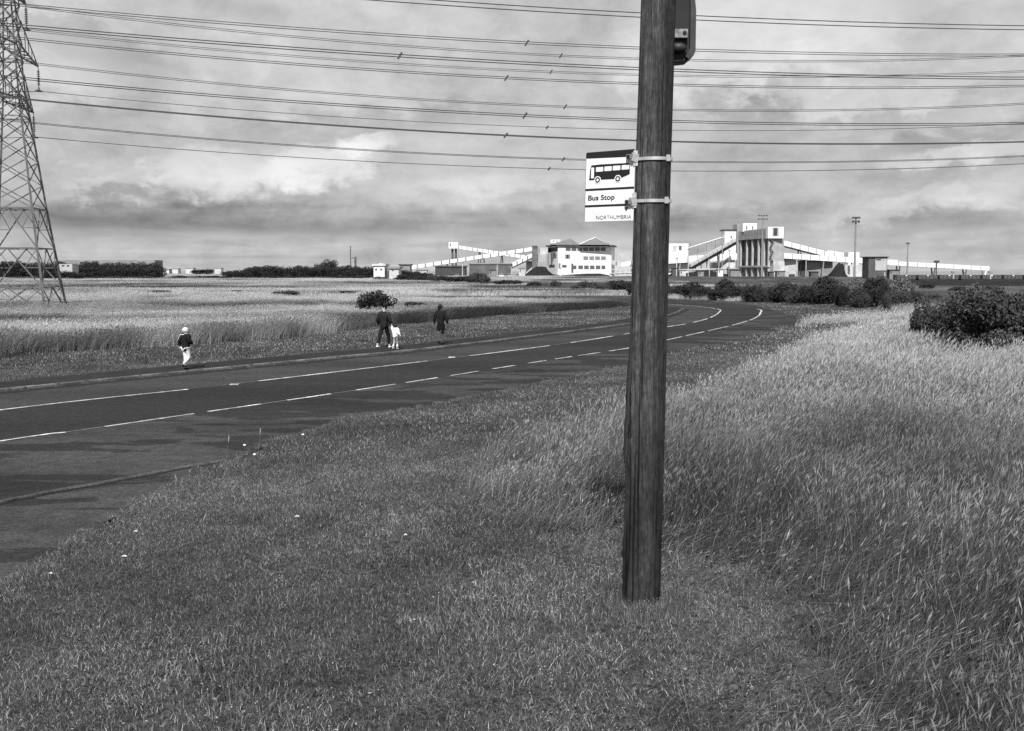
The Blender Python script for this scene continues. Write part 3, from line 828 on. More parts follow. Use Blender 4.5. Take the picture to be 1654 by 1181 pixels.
# hedge in front of the colliery: base line and height along the picture
hx = [560, 640, 700, 785, 850, 950, 1020, 1080, 1200, 1300, 1400, 1480]
hb = [452.5, 455, 457.5, 462.5, 466, 472, 477.5, 482, 488, 494, 499.5, 504]
ht = [447, 445, 443.5, 446, 452, 455, 454, 458, 460, 456, 458, 470]
xx = 566; n_l, n_r = 0, 0
hedge_x = []
while xx < 1475:
    w = random.choice([14, 18, 22, 26, 34])
    yb = np.interp(xx, hx, hb); yt = np.interp(xx, hx, ht) + random.uniform(-2, 10) * (1 if xx > 780 else 0.5)
    hedge_x.append((xx, yb, yt, w))
    xx += w * random.uniform(0.42, 0.8)
left_ = [q for q in hedge_x if q[0] < 1050][::-1]; right_ = [q for q in hedge_x if q[0] >= 1050]
for sdn, lst in (('left', left_), ('right', right_)):
    for n_, (xx, yb, yt, w) in enumerate(lst):
        shrub_px(xx, yb - 1.0 - random.uniform(0, 2.5), yt, w * random.uniform(1.1, 1.6), 'dark shrub in the hedgerow, %s from the wooden pole going %s' % (ORD[n_], sdn), 'hedgerow shrubs below the colliery')
for px, yb, yt, w, lab in [(768, 459, 440, 36, 'rounded dark bush standing above the hedge below the long sloping conveyor'),
                           (1334, 492, 446, 54, 'tall dark bush in front of the grey shed beside the bunker'),
                           (1412, 494, 449, 44, 'upright dark bush below the small flat-roofed control cabin'),
                           (1172, 484, 450, 40, 'dark bush below the left foot of the tall bunker'),
                           (1118, 482, 455, 44, 'dark bush just past the pole under the covered conveyors'),
                           (1472, 497, 470, 44, 'round bush between the pale scrub and the big roadside thicket'),
                           (1270, 488, 455, 40, 'dark bush under the end wall of the bunker'),
                           (1505, 492, 477, 30, 'small dark bush below the coal wagons'),
                           ]:
    shrub_px(px, yb, yt, w, lab, 'single bushes along the hedge')
for px, yb, yt, w, lab in [(1445, 478, 449, 60, 'pale grey scrub bush on the mound below the control cabin'), (1380, 478, 450, 46, 'pale weedy bush below the tall light mast'), (1240, 478, 455, 40, 'pale weedy bush at the foot of the bunker mast'), (1580, 490, 474, 44, 'pale weedy bush behind the big roadside thicket')]:
    shrub_px(px, yb, yt, w, lab, 'pale scrub on the rough ground', pale=True)
# the big thicket at the right edge
for px, yb, yt, w, lab in [(1594, 592, 474, 170, 'large dark roadside thicket at the edge of the tall grass'), (1522, 572, 486, 96, 'dark arching bush at the near end of the roadside thicket'), (1668, 592, 480, 130, 'dark bush behind the large roadside thicket')]:
    p = hit_ground(px, yb); sc_ = p.y / F_PX; top = P(px, yt, p.y).z
    o = plant('thicket', (leaf_cloud('foliage', 15000, rand_lobes(int(px), 26, 0.40, 0.14, 0.46) + rand_lobes(int(px) + 1, 14, 0.46, 0.13, 0.2), 0.016, M_LEAF2, int(px)), stems_mesh('stem', int(px), 9, 0.75, 0.4, 0.012)),
              (p.x, p.y, p.z - 0.05), w * sc_ * 1.1, w * sc_ * 0.85, (top - p.z) / 0.61, lab, 'thicket', 'roadside thicket', ('foliage', 'stem'), rz=0.4)
# bushes in the field
for px, yb, yt, w, lab in [(608, 511, 470, 66, 'dark bush in the pale field behind the walking man'), (668, 505, 488, 40, 'low dark bush in the field between the man and the woman'),
                           (460, 478, 469, 44, 'long low dark clump far out in the field'), (384, 475, 469, 18, 'small dark clump far out in the field left of the long clump'),
                           (256, 475, 469, 46, 'low dark clump in the field below the dense wood'), (142, 474, 469, 22, 'small dark clump in the field beside the pylon'),
                           (560, 476, 470, 30, 'thin dark clump in the field below the white house'), (905, 488, 479, 26, 'small dark bush on the field edge left of the pole')]:
    shrub_px(px, yb, yt, w, lab, 'bushes out in the field')

def tree_px(px, ytop, Y, wpx, label, group, k=None):
    q = P(px, 450, Y); z0 = gz(q.x, Y); h = (P(px, ytop, Y).z - z0) / 0.92; w = wpx * Y / F_PX / 1.0
    return plant('tree', TREE[random.randrange(4) if k is None else k], (q.x, Y, z0), w, w, h, label, 'tree', group, ('crown', 'trunk'))
for n_, px in enumerate(np.arange(256, -12, -11)):
    yt = 421 if px < 250 else 428
    tree_px(px, yt + random.uniform(-1.5, 2.0), 305 + random.uniform(-6, 14), random.uniform(26, 34), 'dark tree of the dense wood behind the pylon, %s from its open end' % ORD[n_], 'trees of the dense wood')
for n_, px in enumerate(np.arange(250, 70, -16)):
    tree_px(px, (430 if px > 125 else 436) + random.uniform(-2, 2), 270 if px < 130 else 288, random.uniform(26, 34), 'lower dark tree fronting the dense wood, %s from its open end' % ORD[n_], 'trees along the front of the dense wood')
for n_, px in enumerate(np.arange(368, 690, 10)):
    yt = np.interp(px, [360, 400, 440, 480, 600, 640, 700], [437, 431, 428, 427, 428, 434, 440])
    tree_px(px, yt + random.uniform(-1.5, 1.5), 290 + random.uniform(-5, 10), random.uniform(22, 30), 'dark tree of the long belt, %s from the gap beside the dense wood' % ORD[n_], 'trees of the long belt')
tree_px(531, 417, 330, 30, 'taller round-headed tree rising above the long belt', None)
tree_px(520, 421, 334, 24, 'smaller crown just left of the taller tree in the belt', None)
for px, yt, wh in [(320, 434, 'nearer the dense wood'), (335, 433, 'nearer the long belt')]:
    tree_px(px, yt, 700, 26, 'tiny far tree on the horizon in the gap, ' + wh, 'far trees in the gap')
for n_, px in enumerate(np.arange(30, 600, 26)):
    shrub_px(px, 450.5, 446 + random.uniform(-1, 1.5), random.uniform(26, 40), 'low dark shrub on the far field edge, %s counted from the pylon' % ORD[n_], 'shrubs along the far edge of the field', Y=284)

# ================================================================== pylon and conductors
PC = Vector((-34.0, 65.6, 0)); AV = Vector((-0.163, 0.986, 0)).normalized(); LV = Vector((AV.y, -AV.x, 0))
PZ0 = gz(PC.x, PC.y)
def pylon_w(z): return float(np.interp(z, [-0.5, 6.7, 14.6, 19.0, 22.5, 26.0], [4.87, 3.13, 1.42, 1.25, 1.1, 0.12])) / 2
def corner(i, z):
    sx, sy = ((1, -1), (1, 1), (-1, 1), (-1, -1))[i]
    w = pylon_w(z); return PC + LV * (sx * w) + AV * (sy * w) + Vector((0, 0, z))
pylon = empty('electricity_pylon', (PC.x, PC.y, PZ0))
tag(pylon, 'tall steel lattice electricity pylon standing in the pale field', 'pylon')
LEVELS = [PZ0 - 0.1, 1.35, 4.0, 6.7, 8.4, 10.0, 11.5, 12.9, 14.3, 15.5, 16.7, 17.9, 19.2, 20.5, 21.8, 22.8]
for i in range(4):
    MB().tube([corner(i, LEVELS[0]), corner(i, 6.7)], 0.085, 4).tube([corner(i, 6.7), corner(i, 14.6)], 0.075, 4).tube([corner(i, 14.6), corner(i, 26.0)], 0.06, 4).build('leg', M_PYLON, pylon)
for i in range(4):
    j = (i + 1) % 4
    b = MB()
    for a, c in zip(LEVELS[:3], LEVELS[1:4]):            # lower panels: K bracing with sub-members
        mid = (corner(i, c) + corner(j, c)) / 2
        b.bar(corner(i, a), mid, 0.07); b.bar(corner(j, a), mid, 0.07); b.bar(corner(i, c), corner(j, c), 0.08)
        q1 = corner(i, a).lerp(mid, 0.5); q2 = corner(j, a).lerp(mid, 0.5)
        b.bar(q1, corner(i, (a + c) / 2), 0.05); b.bar(q2, corner(j, (a + c) / 2), 0.05)
        b.bar(q1, corner(i, c), 0.045); b.bar(q2, corner(j, c), 0.045)
    for a, c in zip(LEVELS[3:-1], LEVELS[4:]):
        b.bar(corner(i, a), corner(j, c), 0.06); b.bar(corner(j, a), corner(i, c), 0.06)
    for c in (12.9, 14.3, 16.7, 17.9, 20.5, 21.8, 22.8): b.bar(corner(i, c), corner(j, c), 0.06)
    b.bar(corner(i, 22.8), corner(j, 24.6), 0.05)
    b.build('bracing', M_PYLON, pylon)
MB().bar(corner(0, 6.7), corner(2, 6.7), 0.06).bar(corner(1, 6.7), corner(3, 6.7), 0.06).build('plan_bracing', M_PYLON, pylon)
ARMS = {'low': (14.3, 4.6, 12.9), 'mid': (17.9, 6.05, 16.6), 'top': (21.8, 3.8, 20.5)}
INS = 1.75
for nm, (z, s, zr) in ARMS.items():
    for sg in (1, -1):
        b = MB(); tip = PC + AV * (sg * s) + Vector((0, 0, z - 0.35))
        i0, i1 = ((1, 2) if sg > 0 else (0, 3))
        r0, r1 = corner(i0, z - 0.2), corner(i1, z - 0.2); t0, t1 = corner(i0, z + 1.6), corner(i1, z + 1.6)
        b.bar(r0, tip, 0.09); b.bar(r1, tip, 0.09); b.bar(t0, tip, 0.06); b.bar(t1, tip, 0.06)
        for k in range(1, 5):
            f = k / 5
            b.bar(r0.lerp(tip, f), r1.lerp(tip, f - 0.2), 0.05); b.bar(r1.lerp(tip, f), r0.lerp(tip, f), 0.05)
            b.bar(r0.lerp(tip, f), t0.lerp(tip, f), 0.04); b.bar(r1.lerp(tip, f), t1.lerp(tip, f), 0.04)
        b.build('cross_arm', M_PYLON, pylon)
        ins = MB(); top = tip - Vector((0, 0, 0.05))
        ins.tube([top, top - Vector((0, 0, INS - 0.3))], 0.025, 5)
        for k in range(9):
            zc = top.z - 0.28 - k * 0.125
            ins.tube([(top.x, top.y, zc + 0.03), (top.x, top.y, zc - 0.03)], [0.05, 0.125], 8)
        yk = Vector((top.x, top.y, top.z - INS + 0.32))
        for q in (-0.2, 0.2):
            ins.bar(yk, yk + LV * 0 + AV * q - Vector((0, 0, 0.3)), 0.05)
            ins.bar(yk + AV * q - Vector((0, 0, 0.3)) - LV * 0.2, yk + AV * q - Vector((0, 0, 0.3)) + LV * 0.2, 0.07)
        ins.build('insulator_string', M_CER, pylon)

def plane_pt(px, py, s):
    """point where the view ray meets the upright plane of a conductor, given as (distance along line, height)"""
    d = ray(px, py); n = AV
    c = PC + AV * s
    k = n.dot(Vector((c.x, c.y, 0))) / (n.x * d.x + n.y * d.y)
    p = d * k
    return (p - Vector((PC.x, PC.y, 0))).dot(LV), EYE + p.z
def conductor(name, label, s, pts, rad, gap, anchor=None, spacer=None, tmin=-45, tmax=118, dgap=0.0):
    # same sag everywhere; a cable seen only in a corner takes the sag of its neighbours
    tz = [plane_pt(x, y, s) for x, y in pts]
    if anchor is not None:
        tz += [(0.0, anchor)] * 4
    t = np.array([q[0] for q in tz]); z = np.array([q[1] for q in tz])
    co = np.polyfit(t, z, 2) if len(pts) > 2 else np.array([0.00082, -0.068, z[-1] - 0.00082 * t[-1] ** 2 + 0.068 * t[-1]])
    e = empty(name, PC + AV * s + LV * tmax + Vector((0, 0, float(np.polyval(co, tmax)))))
    tag(e, label, 'power cable', 'cables strung across the sky')
    for k, sg in enumerate((1, -1)):
        P_ = []
        for q in np.linspace(tmin, tmax, 84):
            if anchor is not None and q < 0:
                zz = np.polyval(co, 0) + (np.polyval(co, -q * 0.9) - np.polyval(co, 0)) * 0.9
            else: zz = np.polyval(co, q)
            P_.append(PC + LV * float(q) + AV * (s + sg * dgap) + Vector((0, 0, float(zz) + sg * gap / 2)))
        MB().tube(P_, rad, 5).build('wire', M_WIRE, e)
    if spacer:
        q, zz = plane_pt(spacer[0], spacer[1], s); zz = float(np.polyval(co, q))
        c = PC + LV * q + AV * s + Vector((0, 0, zz))
        MB().bar(c - LV * 0.1 + Vector((0, 0, -gap / 2 - 0.1)) - AV * dgap, c + LV * 0.1 + Vector((0, 0, gap / 2 + 0.1)) + AV * dgap, 0.09).build('spacer', M_WIRE, e)
XS = [60, 357, 697, 1030, 1080, 1350, 1613]
def cw(lbl, s, ys, rad, gap, anchor=None, spacer=None, dgap=0.0, xs=XS):
    conductor('power_cable', lbl, s, [(x, y) for x, y in zip(xs, ys) if y is not None], rad, gap, anchor, spacer, dgap=dgap)
zl, zm, zt = 14.3 - .4 - INS, 17.9 - .4 - INS, 21.8 - .4 - INS
cw('thin twin cable from the top far arm of the pylon', 3.8, [49.6, 81, 106.6, 121, 122.5, 123.5, 117.2], 0.019, 0.12, zt, (890, 116))
cw('single looking cable from the middle far arm of the pylon', 6.05, [147, 174, 197.8, 209, 211, 210.5, 201.4], 0.022, 0.03, zm, (884, 205), 0.10)
cw('lowest of all the cables, from the bottom far arm of the pylon', 4.6, [217.5, 244.4, 265.6, 276, 277.3, 275, 266.2], 0.022, 0.03, zl, (887, 273), 0.10)
cw('thin twin cable third from the top at the wooden pole', -3.8, [None, 53, 78, 93.8, 95, 98.2, 93.3], 0.019, 0.11, zt, (906, 89))
cw('thin twin cable from the middle near arm of the pylon', -6.05, [111.5, 140, 162, 174.3, 175.8, 177, 171.8], 0.019, 0.10, zm, (913, 171))
cw('twin cable from the bottom near arm of the pylon, second lowest', -4.6, [200.5, 227.2, 248.6, 259.8, 261, 261.4, 254.4], 0.020, 0.07, zl, (910, 257))
cw('uppermost dark cable entering at the top corner of the sky', -22.0, [None, None, None, None, None, 39.5, 44.5], 0.026, 0.22)
cw('dark twin cable second from the top of the sky', -16.0, [None, 37, 60.3, 77.7, 80, 87, 89], 0.021, 0.12, None, (851, 69))
cw('thickest dark twin cable near the top of the sky', -22.0, [44, 70.5, 93.5, 110.7, 113.5, 121.5, 126.6], 0.025, 0.12, None, (646, 91))
cw('twin cable just under the thickest pair', -16.0, [64.4, 94.6, 119.6, 134.7, 137, 141.4, 140.2], 0.020, 0.10, None, (818, 126))
cw('dark twin cable in the middle of the band of cables', -20.0, [128.7, 155.7, 179, 194, 196.3, 200.6, 200.2], 0.021, 0.10, None, (848, 187))
cw('heavy close pair of cables third from the lowest', -20.0, [161.8, 189, 213.3, 226.8, 229, 231.8, 230.7], 0.022, 0.045, None, (817, 219))

# ================================================================== wooden pole, sign, box
PB = Vector((0.944, 6.72, gz(0.944, 6.72)))
LEAN = Vector((0.0175, 0.0, 1.0))
def pole_c(z): return PB + LEAN * (z - PB.z)
def pole_r(z): return 0.1395 - 0.0048 * z
def wood_mat():
    m = bpy.data.materials.new('creosoted_wood'); m.use_nodes = True
    t = NT(m.node_tree)
    b = t.n('ShaderNodeBsdfPrincipled'); o = t.n('ShaderNodeOutputMaterial'); t.t.links.new(b.outputs[0], o.inputs[0])
    b.inputs['Roughness'].default_value = 0.75; b.inputs['Specular IOR Level'].default_value = 0.2
    tcn = t.n('ShaderNodeTexCoord')
    def st(sc_):
        mp = t.n('ShaderNodeMapping'); t.put(mp.inputs[0], tcn.outputs['Object']); mp.inputs['Scale'].default_value = sc_; return mp.outputs[0]
    g1 = t.noise(st((1, 1, 0.045)), 170.0, 5.0, 0.75)
    g2 = t.noise(st((1, 1, 0.05)), 24.0, 5.0, 0.6, 0.3)
    g3 = t.noise(st((1, 1, 0.30)), 4.0, 4.0, 0.55)
    g4 = t.noise(st((1, 1, 0.012)), 40.0, 2.0, 0.5)
    g5 = t.noise(st((1, 1, 0.06)), 65.0, 4.0, 0.7)
    g6 = t.noise(st((1, 1, 0.5)), 30.0, 6.0, 0.75)
    v = t.ramp(g2, 0.30, 0.70, 0.038, 0.088)
    v = t.m('MULTIPLY', v, t.ramp(g1, 0.3, 0.7, 0.45, 1.55))
    v = t.m('MULTIPLY', v, t.ramp(g3, 0.35, 0.7, 0.72, 1.2))
    v = t.m('MULTIPLY', v, t.ramp(g6, 0.3, 0.7, 0.6, 1.4))
    v = t.m('MULTIPLY', v, t.ramp(g5, 0.36, 0.64, 0.78, 1.2))
    v = t.m('MULTIPLY', v, t.ramp(g4, 0.37, 0.41, 0.22, 1.0))       # drying cracks
    z_ = t.xyz(tcn.outputs['Object'])[2]
    wavy_z = t.m('ADD', z_, t.m('MULTIPLY', t.m('SUBTRACT', g3, 0.5), 1.2))
    v = t.m('MULTIPLY', v, t.ramp(wavy_z, 0.2, 1.3, 0.50, 1.0))       # darker towards the foot, with an uneven edge
    x_ = t.xyz(tcn.outputs['Object'])[0]
    wavy_x = t.m('ADD', x_, t.m('MULTIPLY', t.m('SUBTRACT', g2, 0.5), 0.22))
    v = t.m('MULTIPLY', v, t.ramp(wavy_x, 0.06, 0.10, 1.0, 0.5))       # dark streak down the right flank, wavering with the grain
    t.put(b.inputs['Base Color'], v)
    bn = t.n('ShaderNodeBump'); bn.inputs['Strength'].default_value = 0.9; bn.inputs['Distance'].default_value = 0.008
    t.put(bn.inputs['Height'], t.m('ADD', g1, t.m('MULTIPLY', g4, 1.5))); t.t.links.new(bn.outputs[0], b.inputs['Normal'])
    return m
M_WOOD = wood_mat()
K = 40; HT = 7.6
pv, pf = [], []
zs = np.concatenate([np.linspace(PB.z - 0.3, 5.0, 90), np.linspace(5.2, HT, 8)])
for z in zs:
    c = pole_c(z)
    for j in range(K):
        a = 2 * math.pi * j / K
        rr = pole_r(z) + 0.004 * (float(vnoise(a * 3 + 9, z * 0.7, 1.0, 3)) - 0.5) * 2
        if 0.95 < z < 1.95 and math.cos(a - math.pi) > 0.75:            # rough left flank, bulged to stand in for the pole's shadow fringe
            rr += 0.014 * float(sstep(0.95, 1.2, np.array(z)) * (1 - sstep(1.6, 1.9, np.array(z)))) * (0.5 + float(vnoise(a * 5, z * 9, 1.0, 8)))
        pv.append((c.x - PB.x + rr * math.cos(a), c.y - PB.y + rr * math.sin(a), z - PB.z))
for i in range(len(zs) - 1):
    for j in range(K):
        j2 = (j + 1) % K; pf.append((i * K + j, i * K + j2, (i + 1) * K + j2, (i + 1) * K + j))
pf.append(tuple((len(zs) - 1) * K + j for j in range(K)))
pole = empty('wooden_pole', PB)
tag(pole, 'thick dark wooden telegraph pole carrying the bus stop sign', 'pole')
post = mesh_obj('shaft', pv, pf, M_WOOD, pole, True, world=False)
# knots and nail heads on the face towards the viewer
def pole_face(px, z, out=0.0):
    c = pole_c(z); r = pole_r(z)
    lx = (px - CX) / F_PX * (c.y - r); dxx = max(-0.98 * r, min(0.98 * r, lx - c.x))
    return Vector((c.x + dxx, c.y - math.sqrt(r * r - dxx * dxx) - out, z))
for px, z in [(1061, 4.01), (1058, 3.43), (1040, 2.36), (1033, 2.23), (1070, 2.2)]:
    p = pole_face(px, z, 0.0)
    b = MB(); n = 9
    b.tube([p + Vector((0, -0.006, 0)), p + Vector((0, 0.02, 0))], [0.016, 0.03], n); b.build('knot', M_COAL, post)
for px, z in [(1047, 2.07), (1062, 2.07), (1046, 0.62), (1050, 0.72), (1057, 0.70), (1044, 0.70), (1039, 0.95)]:
    p = pole_face(px, z, 0.002); MB().tube([p, p + Vector((0, 0.01, 0))], 0.004, 6).build('nail_head', M_BAND, post)

# sign
sign = empty('bus_stop_sign', pole_c(2.9) + Vector((-0.13, -0.02, 0)))
tag(sign, 'white bus stop flag sign with black bus symbol strapped to the wooden pole', 'sign')
S_TR, S_BR = P(1026.6, 240.6, 6.66), P(1022.6, 356.6, 6.66)
S_TL, S_BL = P(946.7, 246.9, 6.885), P(944.2, 358.9, 6.885)
O_ = S_BL; UX = (S_BR - S_BL); UY = ((S_TL - S_BL) + (S_TR - S_BR)) / 2
NRM = UX.cross(UY).normalized()
if NRM.y > 0: NRM = -NRM
SW, SH = UX.length, UY.length
ux, uy = UX / SW, UY / SH
def sp(u, v, out=0.0): return O_ + UX * u + UY * v + NRM * out
def panel_shape(name, polys, out, m, thick=0.0012):
    b = MB()
    for q in polys: b.prism([sp(u, v, out) for u, v in q], NRM * (-thick))
    return b.build(name, m, sign)
def rrect(u0, u1, v0, v1, ru, k=5):
    asp = SW / SH; rv = ru * asp; pts = []
    for cx, cy, a0 in ((u1 - ru, v1 - rv, 0), (u0 + ru, v1 - rv, 90), (u0 + ru, v0 + rv, 180), (u1 - ru, v0 + rv, 270)):
        for i in range(k + 1):
            a = R(a0 + 90 * i / k); pts.append((cx + ru * math.cos(a), cy + rv * math.sin(a)))
    return pts
panel_shape('plate', [rrect(0, 1, 0, 1, 0.02)], 0.0, M_SIGNW, 0.004)
panel_shape('edge_rim', [[(-0.004, 0.01), (0.004, 0.01), (0.004, 0.99), (-0.004, 0.99)], [(0.01, -0.003), (0.99, -0.003), (0.99, 0.004), (0.01, 0.004)]], 0.001, M_SIGNG, 0.006)
panel_shape('top_band', [[(0.0, 0.915), (1.0, 0.895), (1.0, 0.985), (0.985, 1.0), (0.015, 1.0), (0.0, 0.985)]], 0.0016, M_SIGNB)
panel_shape('dividing_bar', [[(0.0, 0.448), (1.0, 0.448), (1.0, 0.478), (0.0, 0.478)]], 0.0016, M_SIGNB)
panel_shape('dividing_bar', [[(0.0, 0.213), (0.86, 0.213), (0.86, 0.243), (0.0, 0.243)]], 0.0016, M_SIGNB)
# bus symbol
bus = panel_shape('bus_symbol', [[(0.075, 0.600), (0.09, 0.745), (0.115, 0.812), (0.30, 0.818), (0.885, 0.812), (0.905, 0.79), (0.905, 0.655), (0.70, 0.598), (0.68, 0.598)]], 0.0016, M_SIGNB)
wins = [rrect(0.215, 0.365, 0.715, 0.780, 0.012), rrect(0.388, 0.540, 0.718, 0.782, 0.012), rrect(0.562, 0.715, 0.720, 0.784, 0.012), rrect(0.740, 0.895, 0.722, 0.786, 0.012), rrect(0.115, 0.175, 0.625, 0.780, 0.010)]
for q in wins:
    o = panel_shape('window_cutout', [q], 0.0024, M_SIGNW, 0.0007)
def disc(u, v, r, k=28):
    return [(u + r * math.cos(6.2832 * i / k), v + r * SW / SH * math.sin(6.2832 * i / k)) for i in range(k)]
for u in (0.255, 0.67):
    panel_shape('wheel_gap', [disc(u, 0.598, 0.068)], 0.0024, M_SIGNW, 0.0007)
    panel_shape('wheel', [disc(u, 0.598, 0.050)], 0.0030, M_SIGNB, 0.0005)
    panel_shape('hub', [disc(u, 0.598, 0.025)], 0.0036, M_SIGNW, 0.0005)
panel_shape('arrow_mark', [[(0.82, 0.20), (0.90, 0.20), (0.855, 0.13)]], 0.0016, M_SIGNG)
def lettering(txt, u, v, width, height, weight, align, out=0.0018):
    cu_ = bpy.data.curves.new('lettering', 'FONT'); cu_.body = txt; cu_.size = 1.0; cu_.extrude = 0.0; cu_.offset = weight
    to = bpy.data.objects.new('lettering', cu_); COL.objects.link(to)
    dg = bpy.context.evaluated_depsgraph_get(); me = bpy.data.meshes.new_from_object(to.evaluated_get(dg))
    bpy.data.objects.remove(to)
    co = np.array([q.co[:] for q in me.vertices]); lo, hi = co.min(0), co.max(0)
    sx = width / (hi[0] - lo[0]); sy = height / (hi[1] - lo[1])
    for q in me.vertices:
        lu = u + (q.co.x - lo[0]) * sx; lv_ = v + (q.co.y - lo[1]) * sy
        q.co = sp(lu, lv_, out)
    return link('lettering', me, M_SIGNB, sign)
lettering('Bus Stop', 0.065, 0.285, 0.55, 0.098, 0.022, 'L')
lettering('NORTHUMBRIA', 0.245, 0.030, 0.72, 0.055, -0.004, 'L')
# straps and brackets
for zpx, (bu, bv) in ((254.5, (0.93, 0.895)), (323.0, (0.93, 0.262))):
    zc = P(1057, zpx, PB.y - 0.13).z
    c = pole_c(zc); r = pole_r(zc) + 0.007
    v, f = [], []
    for j in range(48):
        a = 2 * math.pi * j / 48
        wob = 0.004 * math.sin(a)
        for dz_, dr in ((-0.011, 0), (0.011, 0), (0.011, 0.003), (-0.011, 0.003)):
            v.append((c.x + (r + dr) * math.cos(a), c.y + (r + dr) * math.sin(a), zc + dz_ + wob))
    for j in range(48):
        j2 = (j + 1) % 48
        for q in range(4):
            q2 = (q + 1) % 4; f.append((j * 4 + q, j2 * 4 + q, j2 * 4 + q2, j * 4 + q2))
    mesh_obj('strap', v, f, M_BAND, sign)
    bk = pole_face(1077 if zpx < 300 else 1075, zc, 0.012)
    MB().box(bk.x - 0.014, bk.x + 0.014, bk.y - 0.008, bk.y + 0.014, zc - 0.022, zc + 0.022).build('buckle', M_STEEL, sign)
    q = sp(bu, bv, 0.012)
    b = MB(); b.hexa([sp(bu - 0.07, bv - 0.035, 0.004), sp(bu + 0.05, bv - 0.035, 0.004), sp(bu + 0.05, bv + 0.035, 0.004), sp(bu - 0.07, bv + 0.035, 0.004), sp(bu - 0.07, bv - 0.03, 0.03), sp(bu + 0.05, bv - 0.03, 0.03), sp(bu + 0.05, bv + 0.03, 0.03), sp(bu - 0.07, bv + 0.03, 0.03)])
    b.build('bracket', M_SIGNG, sign)
    q2 = Vector((c.x - r * 0.93, c.y - 0.05, zc))
    b = MB(); b.bar(sp(bu + 0.03, bv, 0.018), q2, 0.03, 0.06); b.bar(q2 + Vector((-0.012, 0, -0.05)), q2 + Vector((-0.012, 0, 0.055)), 0.03, 0.03); b.build('clamp', M_BAND, sign)
    qq = sp(bu - 0.02, bv, 0.031); MB().tube([qq, qq + NRM * 0.012], 0.011, 6).build('bolt', M_SIGNB, sign)

# dark box high on the other side of the pole
bx0 = pole_c(4.1); D0 = 6.74
box = empty('equipment_box', bx0 + Vector((0.2, 0.02, 0)))
tag(box, 'dark metal box with pale bracket fixed high on the side of the pole', 'box')
pz = lambda px, py, Y=D0: P(px, py, Y)
outer = [pz(1086, 99.5), pz(1111, 97), pz(1120, 90), pz(1123, 84), pz(1124, 20), pz(1120, -30), pz(1086, -34)]
b = MB(); b.prism(outer, (0.0, 0.16, 0.0)); hs_ = b.build('housing', mat('black_paint', 0.014, 0.5, 0.3, 0.3, 6), box)
rim_in = [pz(1111, 97), pz(1119, 90.5), pz(1122, 84), pz(1123, 20), pz(1118.5, -28), pz(1113, -28), pz(1114, 20), pz(1113, 80), pz(1106, 93)]
b = MB(); b.prism([q + Vector((0, -0.035, 0)) for q in rim_in], (0, 0.034, 0)); b.build('rim', mat('dark_grey_paint', 0.035, 0.5, 0.3, 0.3, 6), box)
b = MB(); q0, q1 = pz(1088, 61, 6.70), pz(1111, 47, 6.70)
b.box(q0.x, q1.x, 6.695, 6.73, q0.z, q1.z); b.build('bracket', mat('weathered_zinc', 0.20, 0.6, 0.3, 0.4, 30), box)
q = pz(1106, 53, 6.69); MB().tube([q, q + Vector((0, 0.012, 0))], 0.014, 10).build('bolt', M_SIGNB, box)
q = pz(1099, 77, 6.71)
b = MB(); b.tube([q + Vector((-0.06, 0, 0)), q, q + Vector((0.025, 0, -0.004)), q + Vector((0.04, 0, -0.012))], [0.034, 0.034, 0.028, 0.008], 12); b.build('cable_gland', mat('dark_rubber', 0.03, 0.5, 0.3), box, True)

